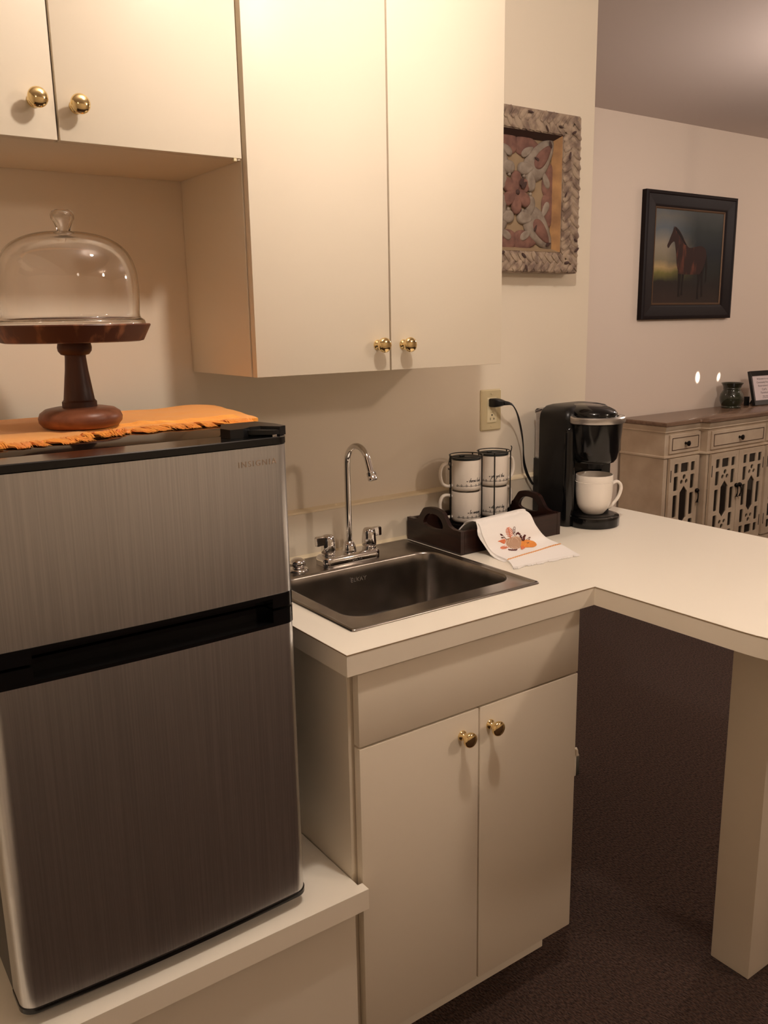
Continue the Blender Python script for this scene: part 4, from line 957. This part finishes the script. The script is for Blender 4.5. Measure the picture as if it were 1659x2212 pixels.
P = [hp(a, b) for a, b in horse]
obj('painted_horse', prism(nb(), [(p.x, p.y) for p in catmull([(a, b, 0) for a, b in P], 3, True)], [], fXZ, YF - .0166, YF - .0172), M_horse, t, ang=20, label='brown horse standing side on, facing left')
for pts in ([(.335, .36), (.395, .34), (.385, .20), (.375, .10), (.385, .02), (.350, .02), (.352, .12), (.345, .22)], [(.400, .33), (.440, .32), (.425, .20), (.420, .08), (.428, .04), (.400, .04), (.402, .12), (.400, .22)],
            [(.640, .34), (.715, .36), (.690, .22), (.672, .12), (.680, -.01), (.648, -.01), (.650, .12), (.655, .20)], [(.700, .40), (.760, .44), (.735, .26), (.742, .12), (.748, .02), (.718, .02), (.716, .12), (.706, .24)]):
    obj('painted_leg', prism(nb(), [hp(a, b) for a, b in pts], [], fXZ, YF - .0166, YF - .0170), M_hleg, t, ang=20)
obj('painted_tail', prism(nb(), [hp(a, b) for a, b in [(.748, .60), (.780, .54), (.800, .40), (.795, .22), (.778, .20), (.772, .36), (.758, .48)]], [], fXZ, YF - .0166, YF - .0170), M_hleg, t)
obj('painted_mane', prism(nb(), [hp(a, b) for a, b in [(.262, .872), (.310, .835), (.360, .780), (.412, .705), (.455, .655), (.420, .660), (.370, .725), (.315, .785), (.270, .830)]], [], fXZ, YF - .0172, YF - .0175), M_hleg, t)

# ------------------------------------------------------------------ sideboard
sx0, sx1, yS, yC, yB = 3.205, 4.965, 1.1635, 1.1140, YF - .018
xs0, xs1 = 3.520, 4.655
t = thing('sideboard', ((sx0 + sx1) / 2, 1.3, 0), 'antique cream breakfront sideboard with brown top and lattice glass doors', 'sideboard')
def plan(g):   # breakfront outline grown by g
    a0, a1, c0, c1 = sx0 - g, sx1 + g, xs0 - g, xs1 + g
    return [(a0, yB), (a0, yS - g), (c0 - .018, yS - g), (c0 - .010, yS - g - .006), (c0, yC - g + .010), (c0 + .008, yC - g), (c1 - .008, yC - g), (c1, yC - g + .010), (c1 + .010, yS - g - .006), (c1 + .018, yS - g), (a1, yS - g), (a1, yB)]
def ring(g, z): return [(x, y, z) for x, y in plan(g)]
obj('top_board', loft(nb(), [ring(.022, .8760), ring(.028, .8800), ring(.029, .8880), ring(.027, .8960), ring(.022, .9000)]), M_sbtop, t, ang=30)
obj('top_moulding', loft(nb(), [ring(.001, .8300), ring(.003, .8380), ring(.010, .8420), ring(.010, .8500), ring(.016, .8600), ring(.022, .8755)]), M_sb, t, ang=30)
obj('waist_moulding', loft(nb(), [ring(.001, .6960), ring(.008, .7010), ring(.008, .7090), ring(.001, .7130)]), M_sb, t, ang=30)
obj('plinth', loft(nb(), [ring(.010, .080), ring(.010, .128), ring(.002, .138)]), M_sb, t, ang=30)
for fx in (sx0 + .03, xs0 + .03, xs1 - .03, sx1 - .03):
    obj('leg', lathe(nb(), [(.012, .001), (.020, .006), (.027, .03), (.022, .055), (.028, .0798)], (fx, yS + .03 if fx in (sx0 + .03, sx1 - .03) else yC + .03, 0), n=20), M_sb, t, ang=50)
    obj('leg', lathe(nb(), [(.012, .001), (.020, .006), (.027, .03), (.022, .055), (.028, .0798)], (fx, yB - .035, 0), n=20), M_sb, t, ang=50)
# carcass with framed openings; upper frieze solid
c = nb()
box(c, sx0, sx0 + .02, yS, yB, .138, .83); box(c, sx1 - .02, sx1, yS, yB, .138, .83); box(c, sx0 + .02, sx1 - .02, yB - .01, yB, .138, .83)
box(c, sx0 + .02, sx1 - .02, yS + .002, yB - .01, .138, .150); box(c, sx0 + .02, xs0, yS, yS + .02, .70, .83); box(c, xs1, sx1 - .02, yS, yS + .02, .70, .83)
box(c, xs0, xs0 + .022, yC, yB - .01, .138, .83); box(c, xs1 - .022, xs1, yC, yB - .01, .138, .83); box(c, 4.077, 4.099, yC, yB - .01, .138, .83)
box(c, xs0 + .022, 4.077, yC, yC + .02, .70, .83); box(c, 4.099, xs1 - .022, yC, yC + .02, .70, .83); box(c, xs0, xs1, yC, yB - .01, .128, .139)
box(c, sx0 + .02, sx0 + .032, yS, yS + .02, .15, .70)
obj('carcass', c, M_sb, t, ang=30)
inn_ = nb(); box(inn_, sx0 + .021, sx1 - .021, yB - .0115, yB - .0105, .151, .699)
obj('interior_back', inn_, M_sbin, t)
obj('shelf', B(sx0 + .021, xs0 - .001, yS + .05, yB - .012, .475, .487), M_sb, t)
for a, b in ((xs0 + .023, 4.076), (4.100, xs1 - .023)): obj('shelf', B(a, b, yC + .06, yB - .012, .475, .487), M_sb, t)
def drawer(x0, x1, y, z0=.7215, z1=.8265):
    d = obj('drawer', B(x0, x1, y - .010, y - .0005, z0, z1, .0015), M_sb, t, ang=30)
    g = .018; bm = nb()
    for (a, b, c_, e_) in ((x0 + g, x1 - g, z1 - g - .003, z1 - g), (x0 + g, x1 - g, z0 + g, z0 + g + .003), (x0 + g, x0 + g + .003, z0 + g + .003, z1 - g - .003), (x1 - g - .003, x1 - g, z0 + g + .003, z1 - g - .003)):
        box(bm, a, b, y - .0125, y - .0098, c_, e_)
    obj('bead_moulding', bm, M_sbin if False else M_liner, d)
    xm, zm_ = (x0 + x1) / 2, (z0 + z1) / 2
    obj('knob', lathe(nb(), [(.008, .0100), (.008, .012), (.005, .015), (.005, .022), (.011, .026), (.0150, .031), (.0150, .035), (.010, .038), (.002, .039)], (xm, y, zm_ - .002), '-y', 24), M_bronze, d, ang=50)
drawer(3.240, 3.512, yS); drawer(3.548, 4.088 - .012, yC); drawer(4.100, 4.630, yC); drawer(4.668, 4.935, yS)
def lattice(x0, x1, y, cxm, hside):
    z0, z1 = .146, .6945; zc = .4225
    cols = [(cxm - .0925, cxm - .0565), (cxm - .0335, cxm + .0335), (cxm + .0565, cxm + .0925)]
    H = []
    def rect(a, b, c_, d_): H.append(rrect(a, b, c_, d_, .006, 3))
    for s_ in (1, -1):
        f = (lambda z: z) if s_ > 0 else (lambda z: 2 * zc - z)
        for ci in (0, 1, 2): a, b = sorted((f(.611), f(.663))); rect(cols[ci][0], cols[ci][1], a, b)
        for ci in (0, 2): a, b = sorted((f(.510), f(.592))); rect(cols[ci][0], cols[ci][1], a, b)
        H.append(circ(cxm, f(.583), .0145, 14)); H.append(circ(cxm - .0215, f(.556), .0130, 14)); H.append(circ(cxm + .0215, f(.556), .0130, 14))
    for ci in (0, 2): rect(cols[ci][0], cols[ci][1], .3585, .4865)
    H.append([(cxm, .5330), (cxm - .034, .4970), (cxm - .034, .3480), (cxm, .3120), (cxm + .034, .3480), (cxm + .034, .4970)])
    ha, hb, hc_, hd_ = cxm - .1005, cxm + .1005, .168, .677
    d = obj('door', prism(nb(), [(x0, z0), (x1, z0), (x1, z1), (x0, z1)], [[(ha, hc_), (hb, hc_), (hb, hd_), (ha, hd_)]], fXZ, y - .0005, y - .0175), M_sb, t, ang=30)
    obj('lattice', prism(nb(), [(ha + .0002, hc_ + .0002), (hb - .0002, hc_ + .0002), (hb - .0002, hd_ - .0002), (ha + .0002, hd_ - .0002)], H, fXZ, y - .0090, y - .0165), M_sb, d, ang=30)
    obj('glass_pane', B(ha + .0004, hb - .0004, y - .0088, y - .0058, hc_ + .0004, hd_ - .0004), M_sbglass, d)
    bm = nb()
    for zz_ in (.598, .245): box(bm, (x0 + .008 if hside < 0 else x1 - .013), (x0 + .013 if hside < 0 else x1 - .008), y - .0190, y - .0170, zz_ - .033, zz_ + .033)
    obj('hinge', bm, M_dark, d)
    kx = x1 - .014 if hside < 0 else x0 + .014; kz = .492
    bm = nb(); lathe(bm, [(.010, .016), (.012, .020), (.013, .028), (.009, .034), (.003, .036)], (kx, y, kz), '-y', 18)
    obj('handle', tube(bm, catmull([(kx, y - .030, kz - .004), (kx, y - .034, kz - .022), (kx, y - .034, kz - .045), (kx, y - .030, kz - .060), (kx, y - .030, kz - .068)], 4), [.004] * 4 + [.003] * 6 + [.0045] * 4 + [.008] * 3, 10), M_bronze, d, ang=60)
lattice(3.240, 3.5015, yS, 3.3735, -1); lattice(3.545, 3.809, yC, 3.685, -1); lattice(3.813, 4.075, yC, 3.9535, 1)
lattice(4.1015, 4.365, yC, 4.2420, -1); lattice(4.369, 4.630, yC, 4.5, 1); lattice(4.675, 4.9425, yS, 4.805, 1)

# ------------------------------------------------------------------ vase and little framed note
vx, vy, vz = 4.122, 1.372, .9002
t = thing('green_vase', (vx, vy, vz), 'small dark green glazed pot on the sideboard', 'vase')
VP = [(.050, 0), (.058, .002), (.059, .008), (.056, .012), (.062, .024), (.0690, .045), (.0705, .065), (.066, .085), (.056, .100), (.0505, .110), (.0515, .114), (.0535, .116), (.0515, .119), (.054, .132), (.0650, .150), (.0660, .153), (.0635, .153), (.052, .135), (.047, .112), (.060, .085), (.063, .06), (.05, .015), (.001, .012)]
obj('body', lathe(nb(), [(a, b + vz) for a, b in VP], (vx, vy, 0), n=48), M_vase, t, ang=60)
t = thing('framed_note', (4.42, 1.33, .9002), 'small black frame with printed note on sideboard', 'photo frame')
def NT(x, z, d):  # leaning plane: x along wall, z up the frame, d out towards the room
    la = math.radians(14); o = V((4.297, 1.335, .9010)); ax = V((1, -.10, 0)).normalized(); up = V((0, math.sin(la), math.cos(la))); nrm = V((-.10, -1, 0)).normalized() * math.cos(la) + V((0, 0, math.sin(la)))
    return o + ax * x + up * z + nrm * d
nw, nh, fb = .26, .215, .030
O4 = [(0, 0), (nw, 0), (nw, nh), (0, nh)]; I4 = [(fb, fb), (nw - fb, fb), (nw - fb, nh - fb), (fb, nh - fb)]
for i in range(4):
    j = (i + 1) % 4
    obj('frame_rail', loft(nb(), [[NT(O4[k][0], O4[k][1], 0), NT(O4[k][0], O4[k][1], .020), NT(I4[k][0], I4[k][1], .007), NT(I4[k][0], I4[k][1], 0)] for k in (i, j)]), M_pframe, t, ang=20)
bm = nb(); loft(bm, [[NT(a, b, d) for a, b in ((fb - .002, fb - .002), (nw - fb + .002, fb - .002), (nw - fb + .002, nh - fb + .002), (fb - .002, nh - fb + .002))] for d in (.001, .004)])
pp = obj('paper', bm, M_paper, t)
ex = (NT(1, 0, 0) - NT(0, 0, 0)); ey = (NT(0, 1, 0) - NT(0, 0, 0)); bm = nb()
for s_, zz_, sz in (('Welcome to our', .160, .017), ('Community Room', .138, .017), ('Reservations by', .116, .017), ('Carl\'s', .092, .020), ('Furniture', .071, .020), ('Please enjoy', .052, .010), ('and thank you', .042, .010)):
    text(bm, s_, sz, frame_matrix(NT(nw / 2, zz_, .0042), ex, ey), .0002)
obj('printed_lines', bm, M_print, pp)
bm = nb(); loft(bm, [[NT(x, .11, -.001), NT(x, .105, -.004), V((NT(x, 0, 0).x + .004, 1.425, .9012)), V((NT(x, 0, 0).x + .004, 1.415, .9012))] for x in (.10, .15)])
obj('easel_back', bm, M_pframe, t)
bm = nb(); loft(bm, [[V((x, y, z)) for x, y in ((4.290, 1.372), (4.318, 1.372), (4.318, 1.392), (4.290, 1.392))] for z in (.9003, .955)])
bx_ = obj('small_black_box', bm, M_blackplastic, None, loc=None); tag(bx_, 'small black box behind the framed note on sideboard', 'box')
